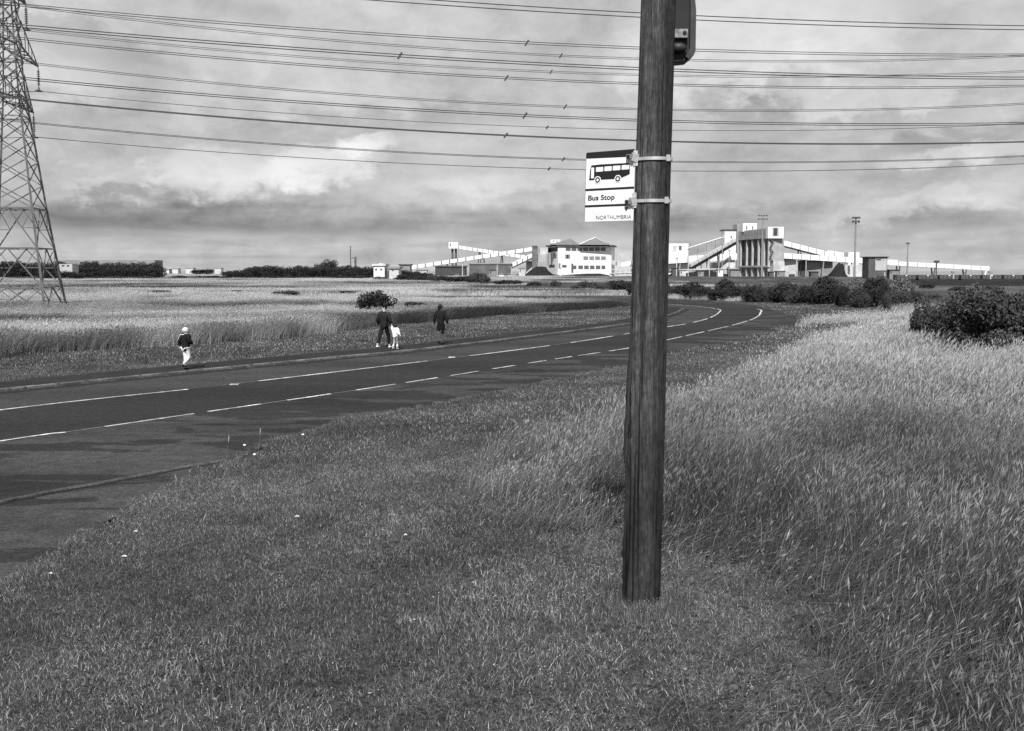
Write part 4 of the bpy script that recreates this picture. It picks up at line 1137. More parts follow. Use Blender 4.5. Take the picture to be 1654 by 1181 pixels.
# ================================================================== the colliery
BY = 400.0
def gallery(name, label, a, b, Y0, Y1, hpx, n, width=3.2, m=M_WHITE, legs=(), ribs=True, under=0.0, um=M_DARK, group='conveyor galleries of the colliery', ribw=0.42, roofm=None, jm=M_MIDD):
    """covered conveyor: a, b = pixel of the lower edge of its near side at distances Y0, Y1"""
    A, B = P(a[0], a[1], Y0), P(b[0], b[1], Y1)
    h0, h1 = hpx * Y0 / F_PX, hpx * Y1 / F_PX
    d = (B - A); side = Vector((-d.y, d.x, 0)).normalized()
    if side.y < 0: side = -side
    e = empty(name, (A.x, A.y, min(gz(A.x, A.y), A.z)))
    tag(e, label, 'conveyor', group)
    def cr(t, v, s): return A + d * t + Vector((0, 0, (h0 + (h1 - h0) * t) * v)) + side * s
    gapt = ribw / d.length
    for i in range(n):
        t0, t1 = i / n, (i + 1) / n
        if ribs and i < n - 1: t1 -= gapt
        q = MB().hexa([cr(t0, 0, 0), cr(t1, 0, 0), cr(t1, 0, width), cr(t0, 0, width), cr(t0, 1, 0), cr(t1, 1, 0), cr(t1, 1, width), cr(t0, 1, width)])
        q.build('panel', m, e)
        if ribs and i < n - 1:
            t0, t1 = t1, t1 + gapt
            MB().hexa([cr(t0, -.04, -.06), cr(t1, -.04, -.06), cr(t1, -.04, width + .06), cr(t0, -.04, width + .06), cr(t0, .93, -.06), cr(t1, .93, -.06), cr(t1, .93, width + .06), cr(t0, .93, width + .06)]).build('joint', jm, e)
    if under > 0:
        u = under / (hpx)
        MB().hexa([cr(0, -u, .1), cr(1, -u, .1), cr(1, -u, width - .1), cr(0, -u, width - .1), cr(0, -.005, .1), cr(1, -.005, .1), cr(1, -.005, width - .1), cr(0, -.005, width - .1)]).build('truss', um, e)
    if roofm:
        MB().hexa([cr(0, 1.003, -.15), cr(1, 1.003, -.15), cr(1, 1.003, width + .15), cr(0, 1.003, width + .15), cr(0, 1.08, -.15), cr(1, 1.08, -.15), cr(1, 1.08, width + .15), cr(0, 1.08, width + .15)]).build('roof', roofm, e)
    for t, lm in legs:
        lg = MB(); top = cr(t, -0.01, width * 0.5); g0 = gz(top.x, top.y)
        for sg in (0.15, 0.85):
            p = cr(t, -0.01, width * sg); q = Vector((p.x + (0.8 if sg > .5 else -0.8), p.y + (sg - .5) * 2, g0 - 0.1)); lg.bar(p, q, 0.45)
        zmid = (top.z + g0) / 2
        lg.bar(cr(t, -0.01, width * .15).lerp(Vector((top.x - .8, top.y - .7, g0)), .5), cr(t, -0.01, width * .85).lerp(Vector((top.x + .8, top.y + .7, g0)), .5), 0.25)
        lg.build('trestle', lm, e)
    return e
def pbox(b, x0, x1, y0, y1, Y, depth, zground=False):
    """box from pixel bounds at distance Y"""
    a, c = P(x0, y1, Y), P(x1, y0, Y)
    z0 = a.z if not zground else min(a.z, gz(a.x, Y)) - 0.3
    return b.box(a.x, c.x, Y, Y + depth, z0, c.z)
def building(name, label, x0, x1, y0, y1, Y, depth, m, wins=(), wm=M_GLASS, roof=None, cat='building', group=None, ground_it=True, roofover=0.4, roofh=0.5):
    a = P((x0 + x1) / 2, y1, Y); e = empty(name, (a.x, Y + depth / 2, gz(a.x, Y) if ground_it else a.z))
    pbox(MB(), x0, x1, y0, y1, Y, depth, ground_it).build('wall', m, e)
    if roof is not None:
        q0, q1 = P(x0, y0, Y), P(x1, y0, Y)
        MB().box(q0.x - roofover, q1.x + roofover, Y - roofover, Y + depth + roofover, q0.z + 0.01, q0.z + roofh).build('roof', roof, e)
    for w in wins:
        pbox(MB(), w[0], w[1], w[2], w[3], Y - 0.06, 0.12).build('window', w[4] if len(w) > 4 else wm, e)
    tag(e, label, cat, group)
    return e

# ---- office block: corner nearest the viewer, two hipped roofs
def office():
    Y0 = BY; base_y = 447
    e = empty('office_building', P(940, 440, Y0 + 6)); e.location.z = gz(e.location.x, e.location.y)
    c8 = lambda x, y: (860 + x / 9.73, 370 + y / 9.73)
    zb = gz(e.location.x, Y0) - 0.3
    # plan: A near corner, B right end, side wall running back to the left
    xa, xb = P(c8(400, 0)[0], 440, Y0), P(c8(1240, 0)[0], 440, Y0 + 6)
    xl = P(c8(240, 0)[0], 440, Y0 + 13)
    ztop = P(901, c8(0, 268)[1], Y0).z
    A, B, L = Vector((xa.x, Y0, 0)), Vector((xb.x, Y0 + 6, 0)), Vector((xl.x, Y0 + 13, 0))
    Bk = B + Vector((3, 15, 0)); Lk = L + Vector((2, 3, 0))
    z_of = lambda p, z: Vector((p.x, p.y, z))
    MB().prism([z_of(q, zb) for q in (A, B, Bk, Lk, L)], (0, 0, ztop - zb)).build('wall', M_WHITE, e)
    def on_front(x0, x1, y0, y1, m, name='window', out=0.05, thick=0.2):
        """rectangle on the long front (crop pixels of the close view)"""
        (p0x, p0y), (p1x, p1y) = c8(x0, y0), c8(x1, y1)
        f = (B - A); n = Vector((f.y, -f.x, 0)).normalized()
        def at(px):
            d = ray(px, 440); k = (A.x * f.y - A.y * f.x) / (d.x * f.y - d.y * f.x); return Vector((d.x * k, d.y * k, 0))
        q0, q1 = at(p0x), at(p1x); Ym = (q0.y + q1.y) / 2
        zt, zl_ = P(p0x, p0y, Ym).z, P(p0x, p1y, Ym).z
        b = MB(); b.prism([z_of(q0 + n * out, zl_), z_of(q1 + n * out, zl_), z_of(q1 + n * out, zt), z_of(q0 + n * out, zt)], -n * thick)
        o = b.build(name, m, e)
        return o
    def on_side(x0, x1, y0a, y0b, y1a, y1b, m, name='window'):
        f = (A - L); n = Vector((f.y, -f.x, 0)).normalized()
        def at(px):
            d = ray(px, 440); k = (A.x * f.y - A.y * f.x) / (d.x * f.y - d.y * f.x); return Vector((d.x * k, d.y * k, 0))
        q0, q1 = at(c8(x0, 0)[0]), at(c8(x1, 0)[0])
        pts = [z_of(q0 + n * .05, P(0, c8(0, y1a)[1], q0.y).z), z_of(q1 + n * .05, P(0, c8(0, y1b)[1], q1.y).z), z_of(q1 + n * .05, P(0, c8(0, y0b)[1], q1.y).z), z_of(q0 + n * .05, P(0, c8(0, y0a)[1], q0.y).z)]
        return MB().prism(pts, -n * 0.2).build(name, m, e)
    M_W = mat('office_window', 0.11, 0.2, 0.5); M_W2 = mat('office_window_pale', 0.22, 0.25, 0.5)
    for k in range(7): on_front(520 + k * 91.5, 598 + k * 91.5, 290, 345, M_W)
    for k in range(4): on_front(800 + k * 92, 875 + k * 92, 430, 487, M_W2)
    for k in range(6): on_front(630 + k * 91, 690 + k * 91 + (12 if 0 < k < 5 else 0), 574, 632, M_W)
    on_front(512, 590, 400, 466, M_W2); on_front(535, 562, 405, 462, M_DARK, out=0.09)
    on_front(465, 535, 565, 606, M_MIDD); on_front(408, 440, 538, 622, M_W2, 'door')
    on_side(246, 396, 302, 284, 366, 348, M_DARK); on_side(330, 378, 378, 374, 460, 460, M_W2); on_side(262, 350, 562, 560, 606, 604, M_MIDD)
    on_front(612, 640, 545, 690, M_MIDD, 'door', 0.1)
    # eaves board
    eave = [A + Vector((-.5, -.9, 0)), B + Vector((.9, -.9, 0)), Bk + Vector((1, 1, 0)), Lk + Vector((-.5, 1, 0)), L + Vector((-1, -.3, 0))]
    MB().prism([z_of(q, ztop + 0.003) for q in eave], (0, 0, 0.55)).build('eaves', M_DARK, e)
    zt = ztop + 0.56
    def hip(x0, x1, xm, ym, name):
        a = P(c8(x0, 0)[0], 440, Y0 - .6); b_ = P(c8(x1, 0)[0], 440, Y0 + 2.0); ap = P(c8(xm, 0)[0], c8(0, ym)[1], Y0 + 8)
        v = [(a.x, Y0 - .7, zt), (b_.x, Y0 + 2, zt), (b_.x + 1.5, Y0 + 16, zt), (a.x + 1.5, Y0 + 16, zt), tuple(ap)]
        mesh_obj(name, v, [(0, 1, 4), (1, 2, 4), (2, 3, 4), (3, 0, 4), (3, 2, 1, 0)], M_ROOF, e)
    hip(265, 760, 590, 150, 'roof'); hip(735, 1243, 990, 130, 'roof')
    for s0, s1 in (((740, 238), (988, 131)), ((992, 131), (1238, 262))):
        p0, p1 = P(*c8(*s0), Y0 + 1), P(*c8(*s1), Y0 + 7.6)
        if s0[0] > s1[0]: p0, p1 = p1, p0
        if s0[0] == 992: p0, p1 = P(*c8(*s0), Y0 + 7.6), P(*c8(*s1), Y0 + 1.5)
        MB().bar(p0, p1, 0.6 if s0[0] == 740 else 0.15, 0.25 if s0[0] == 740 else 0.12).build('hip_strip', M_WHITE, e)  # white strip along each hip of the right roof
    tag(e, 'white three-storey office block with two dark hipped roofs', 'building')
office()
building('roof_plant_room', 'small white plant room on the office roof behind its left hip', 889, 905, 387.2, 393, BY + 18, 6, M_WHITE, [(893, 894.5, 388.5, 391, M_MIDD), (899, 900.5, 389, 391, M_MIDD)], ground_it=False)
building('link_block', 'light grey link block jutting from the side of the office', 866, 882, 410.8, 423.5, BY + 5, 8, M_LGREY, ground_it=False)
building('link_block', 'white link bridge between office and grey brick tower', 872, 885, 400, 411, BY + 8, 6, M_WHITE2, ground_it=False)
building('transfer_tower', 'narrow grey brick tower where the long conveyor ends', 859.5, 868.5, 397, 440, BY + 2, 7, mat('grey_brick', 0.14, 0.85, 0.1, 0.2, 0.6), [(860, 868, 397, 401, M_MIDD)], cat='tower')
# coal heap
def heap(name, label, pts, Y, depth, m=M_COAL, seed=1, cat='heap'):
    """ridge whose skyline follows the pixel points"""
    e_v, f = [], []
    nx = len(pts); rows = [0, 0.25, 0.5, 0.75, 1.0]; prof = [0, .72, 1.0, .7, 0]
    g = np.random.default_rng(seed)
    for k, (px, py) in enumerate(pts):
        q = P(px, py, Y); z0 = gz(q.x, Y) - 0.2
        for rr, pr in zip(rows, prof):
            e_v.append((q.x + g.normal(0, .15), Y + (rr - .5) * depth, z0 + (max(q.z - z0, 0.05)) * pr * (1 + g.normal(0, .03))))
    for i in range(nx - 1):
        for j in range(4): f.append((i * 5 + j, (i + 1) * 5 + j, (i + 1) * 5 + j + 1, i * 5 + j + 1))
    f.append(tuple(range(5))); f.append(tuple((nx - 1) * 5 + j for j in range(4, -1, -1)))
    return tag(mesh_obj(name, e_v, f, m, None, True), label, cat)
heap('coal_heap', 'black coal heap against the office end wall', [(846, 446), (852, 441), (858, 436), (866, 431), (874, 430.5), (882, 431), (887, 437), (893, 443), (905, 444.5), (925, 443), (950, 442), (970, 442), (985, 445)], BY - 12, 12, seed=3)

# ---- conveyors left of the office
gallery('conveyor_gallery', 'long white conveyor gallery climbing to the grey brick tower', (661.8, 435.5), (860, 405.2), BY + 12, BY + 4, 6.0, 15, legs=((0.6, M_GREY), (0.3, M_GREY)))
gallery('conveyor_gallery', 'white conveyor gallery sloping down from the high white head house', (738, 401.5), (858, 419.5), BY + 30, BY + 25, 5.2, 14, legs=((0.3, M_DARK), (0.6, M_DARK)), ribw=0.25)
building('head_house', 'small white head house on tall legs at the conveyor top', 724.7, 740, 391.2, 401.5, BY + 27, 6, M_WHITE, [(727, 728.6, 393, 397.5, M_MIDD)], ground_it=False)
hh = [o for o in COL.objects if o.name.startswith('head_house')][0]
for px in (730.5, 736):
    q = P(px, 401.6, BY + 29); lg = MB()
    for dy in (0, 3): lg.bar((q.x, q.y + dy, q.z), (q.x, q.y + dy, gz(q.x, q.y) - .1), 0.7)
    for k in range(5):
        z0 = gz(q.x, q.y) + k * (q.z - gz(q.x, q.y)) / 5; z1 = z0 + (q.z - gz(q.x, q.y)) / 5
        lg.bar((q.x, q.y, z0), (q.x, q.y + 3, z1), 0.3); lg.bar((q.x, q.y + 3, z0), (q.x, q.y, z1), 0.3)
    lg.build('leg', M_MIDD, hh)
gallery('conveyor_gallery', 'short white conveyor with black underside beside the coal heap', (827.5, 431.5), (861, 415.5), BY, BY + 3, 5.5, 4, under=2.2)
building('shed', 'long low black shed under the climbing conveyor', 703, 752, 431, 443, BY - 8, 10, M_DARK, roof=M_MIDD, cat='shed')
building('shed', 'long low mid grey shed left of the coal heap', 758, 826, 427, 442, BY - 3, 10, mat('shed_grey', 0.12, 0.8, 0.1, 0.2, 0.4), roof=M_GREY, cat='shed')
building('shed', 'small grey shed at the foot of the long climbing conveyor', 645, 662, 428.5, 441, BY, 8, M_GREY, roof=M_MIDD, cat='shed')
building('shed', 'small white shed near the foot of the short black conveyor', 850, 860, 422, 440, BY + 6, 6, M_WHITE2, cat='shed')
for k, (px, w, v) in enumerate([(688, 12, M_WHITE), (738, 9, M_STEEL), (810, 8, M_WHITE), (824, 7, M_WHITE2), (836, 7, M_STEEL)]):
    Y = 330; q = P(px, 443, Y); z0 = gz(q.x, Y); s = w / 2 * Y / F_PX
    e = empty('parked_car', (q.x, Y, z0))
    prof = [(-s, .35), (s, .35), (s, .8), (s * .7, .9), (s * .45, 1.42), (-s * .5, 1.42), (-s * .8, .95), (-s, .85)]
    MB().prism([(q.x + a_, Y - .8, z0 + b_) for a_, b_ in prof], (0, 1.6, 0)).build('body', v, e)
    MB().prism([(q.x + a_, Y - .82, z0 + b_) for a_, b_ in [(-s * .7, .95), (s * .6, .95), (s * .4, 1.34), (-s * .46, 1.34)]], (0, 1.64, 0)).build('window', M_GLASS, e)
    for sx in (-.6, .6):
        MB().tube([(q.x + sx * s, Y - .85, z0 + .3), (q.x + sx * s, Y + .85, z0 + .3)], 0.3, 10).build('wheel', M_DARK, e)
    tag(e, ['white car parked by the foot of the long conveyor', 'grey car parked under the climbing conveyor', 'white car parked before the long grey shed', 'dull white car parked at the right end of the grey shed', 'grey car parked between the grey shed and coal heap'][k], 'car', 'cars in the colliery yard')
# far-left houses and masts
building('house', 'white cottage on the skyline at the end of the tree belt', 603.5, 621, 429.5, 441, 262, 8, M_WHITE, [(606, 609, 434, 437), (614, 617, 434, 437)], roof=M_WHITE2, cat='house')
def gable_house(): 
    q0, q1 = P(605, 429.5, 262), P(620, 425, 262)
    e = [o for o in COL.objects if o.name.startswith('house')][0]
    MB().prism([(q0.x, 262.2, q0.z), (q1.x, 262.2, q0.z), ((q0.x + q1.x) / 2 + .3, 262.2, q1.z)], (0, 7.5, 0)).build('gable', M_WHITE2, e)
gable_house()
building('house', 'low white bungalow beside the skyline cottage', 628.5, 644, 434, 441, 262, 6, M_WHITE2, [(633, 636, 436, 438)], roof=M_GREY, cat='house')
building('caravan', 'pale box-shaped caravan beside the wood near the pylon', 95.5, 116.5, 426.5, 434.5, 276, 4, M_LGREY, [(100, 104, 428, 430.5), (108, 112, 428, 430.5)], ground_it=True, cat='caravan')
building('far_barn', 'long low pale barn roof showing above the dense wood', 97, 250, 420.2, 426, 345, 8, M_GREY, cat='barn')
for k, (px, yt, Y, w) in enumerate([(566, 398, 350, 0.28), (574, 415.5, 350, 0.7)]):
    q = P(px, yt, Y); e = empty('radio_mast', (q.x, Y, gz(q.x, Y)))
    MB().bar((q.x, Y, gz(q.x, Y)), (q.x, Y, q.z), w).build('pole', M_MIDD, e)
    if k == 0:
        for zz in (0.2, 1.6, 6.0): MB().bar((q.x - .5, Y, q.z - zz), (q.x + .5, Y, q.z - zz), 0.16).build('cross_bar', M_MIDD, e)
    else: MB().bar((q.x - 2.0, Y, q.z - .6), (q.x + .5, Y, q.z + .1), 0.25).build('cross_bar', M_MIDD, e)
    tag(e, ['thin tall mast above the belt of trees', 'short thick chimney post above the belt of trees'][k], 'mast')
for k, (px, yt, w) in enumerate([(283, 434.5, 9), (306, 433.5, 12), (352, 434, 10), (268, 435.5, 10)]):
    building('far_house', 'tiny pale building on the horizon in the gap, %s' % ['second from the dense wood', 'third from the dense wood', 'nearest the long belt', 'hard against the dense wood'][k], px - w / 2, px + w / 2, yt, 437.4, 900, 8, M_WHITE2, roof=M_GREY, cat='house', group='tiny buildings on the horizon')

# ---- between office and pole
building('hall', 'pale grey hall standing behind the office towards the pole', 987, 1030, 409, 440, BY + 40, 20, M_LGREY, cat='hall')
gallery('conveyor_gallery', 'short pale conveyor dipping from the office towards the pole', (988, 427), (1004, 430.5), BY + 8, BY + 6, 6, 2, m=M_WHITE2)
gallery('conveyor_gallery', 'pale conveyor rising behind the wooden pole', (1004, 431), (1086, 414), BY + 6, BY + 6, 6.5, 5, m=M_WHITE, legs=((.2, M_GREY), (.7, M_GREY)))
q0, q1 = P(985, 442, BY - 20), P(1050, 438, BY - 20)
rl = empty('loading_ramp', (q0.x, BY - 20, gz(q0.x, BY - 20)))
lg = MB()
for t in np.linspace(0, 1, 9):
    p = q0.lerp(q1, t); lg.bar(p, p + Vector((0, 0, 1.6)), 0.2); lg.bar((p.x, p.y, gz(p.x, p.y) - .1), p, 0.3)
lg.bar(q0, q1, 0.4); lg.bar(q0 + Vector((0, 0, 1.6)), q1 + Vector((0, 0, 1.6)), 0.25); lg.build('railing', M_WHITE2, rl)
MB().bar(q0 + Vector((0, 1.5, -.3)), q1 + Vector((0, 1.5, -.3)), 3, .4).build('deck', M_DARK, rl)
tag(rl, 'low railed loading ramp just left of the wooden pole', 'ramp')
heap('coal_heap', 'low black coal bank beneath the conveyors just past the pole', [(1075, 446), (1085, 441), (1100, 442), (1116, 440), (1130, 437), (1140, 434.5), (1150, 438), (1165, 441), (1180, 444)], BY - 8, 10, seed=5)

# ---- right of the pole
building('transfer_house', 'white transfer house just past the wooden pole', 1080, 1112, 393.5, 442, BY + 10, 9, M_WHITE, [(1087, 1093, 397, 407, M_LGREY), (1096.5, 1101, 397, 404.5, M_MIDD)], cat='tower')
gallery('conveyor_gallery', 'grey-sided conveyor gallery with white roof climbing to the white tower', (1113, 414), (1170, 396), BY + 14, BY + 14, 13, 4, m=mat('conveyor_side_grey', 0.26, 0.8, 0.1, 0.12, 0.3), roofm=M_WHITE, ribs=True, ribw=0.15)  # plain grey sides, darker than the white roof
building('bunker_head', 'white tower with flat dark roof at the left shoulder of the bunker', 1169.5, 1189, 372.5, 442, BY + 12, 7, M_WHITE, [(1180, 1182, 381, 385.5, M_MIDD)], roof=M_DARK, cat='tower')
gallery('conveyor_gallery', 'white level conveyor gallery passing behind the bunker legs', (1079, 426), (1190, 419.5), BY + 6, BY + 8, 10.5, 7, m=M_WHITE, legs=((0.18, M_GREY), (0.5, M_GREY), (0.75, M_GREY)), ribw=0.15)
ge = gallery('conveyor', 'open inclined conveyor with railings and black underside reaching the bunker', (1116, 431.5), (1189, 390), BY - 6, BY - 2, 4.5, 12, m=M_LGREY, under=5.5, um=M_COAL, legs=((0.15, M_LGREY), (0.4, M_LGREY), (0.65, M_GREY)), ribw=0.12)
building('shed', 'low white shed under the conveyors left of the bunker', 1150, 1188, 424, 446, BY + 3, 6, M_WHITE2, [(1158, 1164, 430, 446, M_MIDD), (1174, 1179, 432, 446, M_DARK)], cat='shed')
building('shed', 'low dark shed at the left foot of the bunker', 1180, 1196, 436, 447, BY - 14, 4, M_GREY, roof=M_MIDD, cat='shed')

def bunker():
    c4 = lambda x, y: (1060 + x / 5.907, 330 + y / 5.907)
    e = empty('storage_bunker', P(1225, 445, BY)); e.location.z = gz(e.location.x, e.location.y)
    g0 = e.location.z - 0.2
    N = P(c4(1065, 0)[0], 440, BY - 6); N.z = 0
    Lf = P(c4(760, 0)[0], 440, BY + 26); Lf.z = 0
    Rt = P(c4(1215, 0)[0], 440, BY - 4); Rt.z = 0
    fl = (Lf - N); fr = (Rt - N)
    Zp = lambda y, Y: P(1200, c4(0, y)[1], Y).z
    ztop = Zp(228, N.y); zband = Zp(322, N.y); zbeam = Zp(545, N.y); zlow = Zp(600, N.y)
    V = lambda p, z: Vector((p.x, p.y, z))
    Bk = Lf + fr
    MCONC = M_CONC; MBAND = mat('bunker_band', 0.30, 0.85, 0.1, 0.15, 0.2, fine=0.15, fscale=1.0)
    MB().prism([V(p, zband) for p in (N, Rt, Bk, Lf)], (0, 0, ztop - zband)).build('upper_band', MBAND, e)
    ins = 0.7; nl = Vector((fl.y, -fl.x, 0)).normalized(); nl = nl if nl.x < 0 else -nl
    nr = Vector((fr.y, -fr.x, 0)).normalized(); nr = nr if nr.y < 0 else -nr
    inn = [N - nl * 2.0 - nr * .3, Rt - nr * .3 - fr * .02, Bk, Lf - nl * 2.0]
    MB().prism([V(p, zbeam) for p in inn], (0, 0, zband - zbeam)).build('bin_wall', mat('bin_wall', 0.16, 0.85, 0.1, 0.25, 0.25), e)
    # end wall with its lower house
    MB().prism([V(N - nl * .4 + fr * .2 + nr * .05, zbeam), V(Rt + nr * .05, zbeam), V(Rt - nr * .6, zbeam), V(N + fr * .2 - nr * .6, zbeam)], (0, 0, zband - zbeam - .01)).build('end_wall', MCONC, e)
    MB().prism([V(N + fr * .3 + nr * .5, g0), V(Rt + nr * .5, g0), V(Rt - nr * 4, g0), V(N + fr * .3 - nr * 4, g0)], (0, 0, zbeam - g0 - .02)).build('lower_house', M_WHITE2, e)
    # vents
    for k in range(7):
        p = N + fl * (0.10 + k * 0.095) + nl * .05
        MB().prism([V(p, zband + (ztop - zband) * .45), V(p + fl * .04, zband + (ztop - zband) * .45), V(p + fl * .04, zband + (ztop - zband) * .75), V(p, zband + (ztop - zband) * .75)], -nl * .2).build('vent', M_GREY, e)
    # columns and hoppers on the long side
    cols = [0.03, 0.17, 0.33, 0.52, 0.70, 0.90]
    for t in cols:
        p = N + fl * t - nl * .3
        MB().prism([V(p - fl * .012, g0), V(p + fl * .012, g0), V(p + fl * .012 - nl * .8, g0), V(p - fl * .012 - nl * .8, g0)], (0, 0, zband - g0 - .01)).build('column', M_LGREY, e)
    for a_, b_ in zip(cols[:-1], cols[1:]):
        p0, p1 = N + fl * (a_ + .025) - nl * .9, N + fl * (b_ - .025) - nl * .9
        pm = (p0 + p1) / 2; z1 = Zp(445, N.y); z2 = Zp(548, N.y)
        q = MB(); q.hexa([V(pm + fl * -.02, z2), V(pm + fl * .02, z2), V(pm + fl * .02 - nl * .9, z2), V(pm - fl * .02 - nl * .9, z2), V(p0, z1), V(p1, z1), V(p1 - nl * 1, z1), V(p0 - nl * 1, z1)]); q.build('hopper', M_DARK, e)
    MB().prism([V(N, zlow), V(N - nl * .9, zlow), V(Lf - nl * .9, zlow), V(Lf, zlow)], (0, 0, 0.7)).build('beam', M_LGREY, e)
    MB().prism([V(N - nl * 2.2 - nr * .5, g0), V(Lf - nl * 2.2, g0), V(Lf - nl * 2.8, g0), V(N - nl * 2.8 - nr * .5, g0)], (0, 0, zbeam - g0 - .02)).build('back_screen', M_GREY, e)
    # stair tower at the far left
    a_ = Lf - fl * .06; b_ = Lf + fl * .10
    zst = P(1192, c4(0, 195)[1], Lf.y).z
    MB().prism([V(a_ + nl * .6, g0 + 4), V(b_ + nl * .6, g0 + 4), V(b_ - nl * 5, g0 + 4), V(a_ - nl * 5, g0 + 4)], (0, 0, zst - g0 - 4)).build('stair_tower', MBAND, e)
    for t in (.0, 1.0):
        p = a_.lerp(b_, .1 + .8 * t); MB().bar(V(p, g0), V(p, g0 + 4.2), .8).build('column', M_LGREY, e)
    # white cabin on the near corner and white house on the roof
    pN = N - nl * .2
    x0, x1 = c4(1065, 0)[0], c4(1215, 0)[0]
    q = MB(); pbox(q, x0, x1 + .3, c4(0, 215)[1], c4(0, 325)[1], BY - 6.6, 8); q.build('cabin', M_WHITE, e)
    q = MB(); pbox(q, c4(1105, 0)[0], c4(1172, 0)[0], c4(0, 222)[1], c4(0, 305)[1], BY - 6.66, .3); q.build('window_surround', M_LGREY, e)
    q = MB(); pbox(q, c4(1118, 0)[0], c4(1156, 0)[0], c4(0, 228)[1], c4(0, 300)[1], BY - 6.72, .3); q.build('window', M_DARK, e)
    q = MB(); pbox(q, c4(825, 0)[0], c4(960, 0)[0], c4(0, 182)[1], c4(0, 262)[1], BY + 18, 7); q.build('roof_house', M_WHITE, e)
    for xx_ in (857, 915):
        q = MB(); pbox(q, c4(xx_, 0)[0], c4(xx_ + 12, 0)[0], c4(0, 208)[1], c4(0, 240)[1], BY + 17.9, .3); q.build('window', M_MIDD, e)
    # pipes and stair on the corner
    q = MB()
    for k in range(5):
        z0 = zbeam + k * (zband - zbeam) / 5; z1 = z0 + (zband - zbeam) / 5
        p0, p1 = N + fr * .05 + nr * .4, N + fr * .28 + nr * .4
        q.bar(V(p0 if k % 2 else p1, z0), V(p1 if k % 2 else p0, z1), .3)
    q.build('stair', M_MIDD, e)
    tag(e, 'tall grey coal bunker on columns with a white corner cabin', 'bunker')
bunker()

# ---- galleries right of the bunker
gallery('conveyor_gallery', 'white conveyor gallery sloping down from the bunker end', (1266, 396.6), (1345, 417), BY, BY + 6, 8.0, 6, under=0.9, ribw=0.25, legs=((0.36, M_MIDD),))
gallery('conveyor_gallery', 'long white conveyor gallery running from bunker to the far right', (1266, 417.5), (1450, 429), BY - 4, BY + 4, 8.6, 13, ribw=0.18, legs=((.35, M_GREY), (.62, M_GREY)))
gallery('conveyor_gallery', 'white end length of the long gallery descending behind the wagons', (1452, 429.3), (1598, 437.3), BY + 6, BY + 20, 6.8, 10, ribw=0.18, legs=((0.02, M_MIDD), (.4, M_MIDD), (.75, M_MIDD), (.97, M_WHITE)))
building('shed', 'white concrete base house at the right foot of the bunker', 1266.5, 1286, 417.8, 446.5, BY - 1, 8, M_WHITE2, [(1274, 1284, 443, 447, M_DARK)], cat='shed')
building('shed', 'broad grey shed under the long white gallery', 1303, 1345, 423, 446, BY + 2, 12, M_GREY, [(1294, 1303, 420, 446, M_DARK)], cat='shed', roof=M_MIDD)
building('shed', 'white angular building behind the tallest light mast', 1370, 1388, 407.5, 428, BY + 8, 8, M_WHITE, cat='shed', ground_it=False)
building('shed', 'low white building left of the control cabin', 1364, 1402, 427.5, 446, BY - 2, 8, M_WHITE2, [(1369, 1373, 429, 443, M_MIDD), (1376, 1381, 431, 441, M_LGREY)], cat='shed')
gallery('conveyor_gallery', 'short white gallery piled above the long one near the tallest mast', (1336, 412), (1372, 417), BY + 14, BY + 14, 7.5, 3, ribw=0.2, m=M_WHITE)
heap('coal_heap', 'black coal tip spilling beside the grey shed', [(1338, 446), (1344, 438), (1349, 430), (1355, 425), (1362, 427), (1364, 440), (1366, 446)], BY - 6, 8, seed=8)
def cabin():
    Y = BY - 70
    e = empty('control_cabin', P(1418, 445, Y)); e.location.z = gz(e.location.x, Y)
    pbox(MB(), 1402.5, 1433.5, 416, 446, Y, 6, True).build('wall', M_MIDD, e)  # bare left part keeps a dark colour as the shaded face
    pbox(MB(), 1413.5, 1432.5, 418, 437, Y - .1, .15).build('lit_front', M_LGREY, e)  # paler panel paints in the sunlit front
    pbox(MB(), 1415, 1423, 418.5, 420.5, Y - .16, .12).build('window', M_DARK, e)
    pbox(MB(), 1428, 1430, 440, 446, Y - .16, .2).build('door', M_WHITE2, e)
    q0, q1 = P(1401, 416, Y), P(1435, 414.5, Y)
    MB().box(q0.x, q1.x, Y - .5, Y + 6.5, q0.z + .01, q1.z).build('roof', M_DARK, e)
    tag(e, 'small brick control cabin with shaded left part and flat overhanging roof', 'cabin')
cabin()
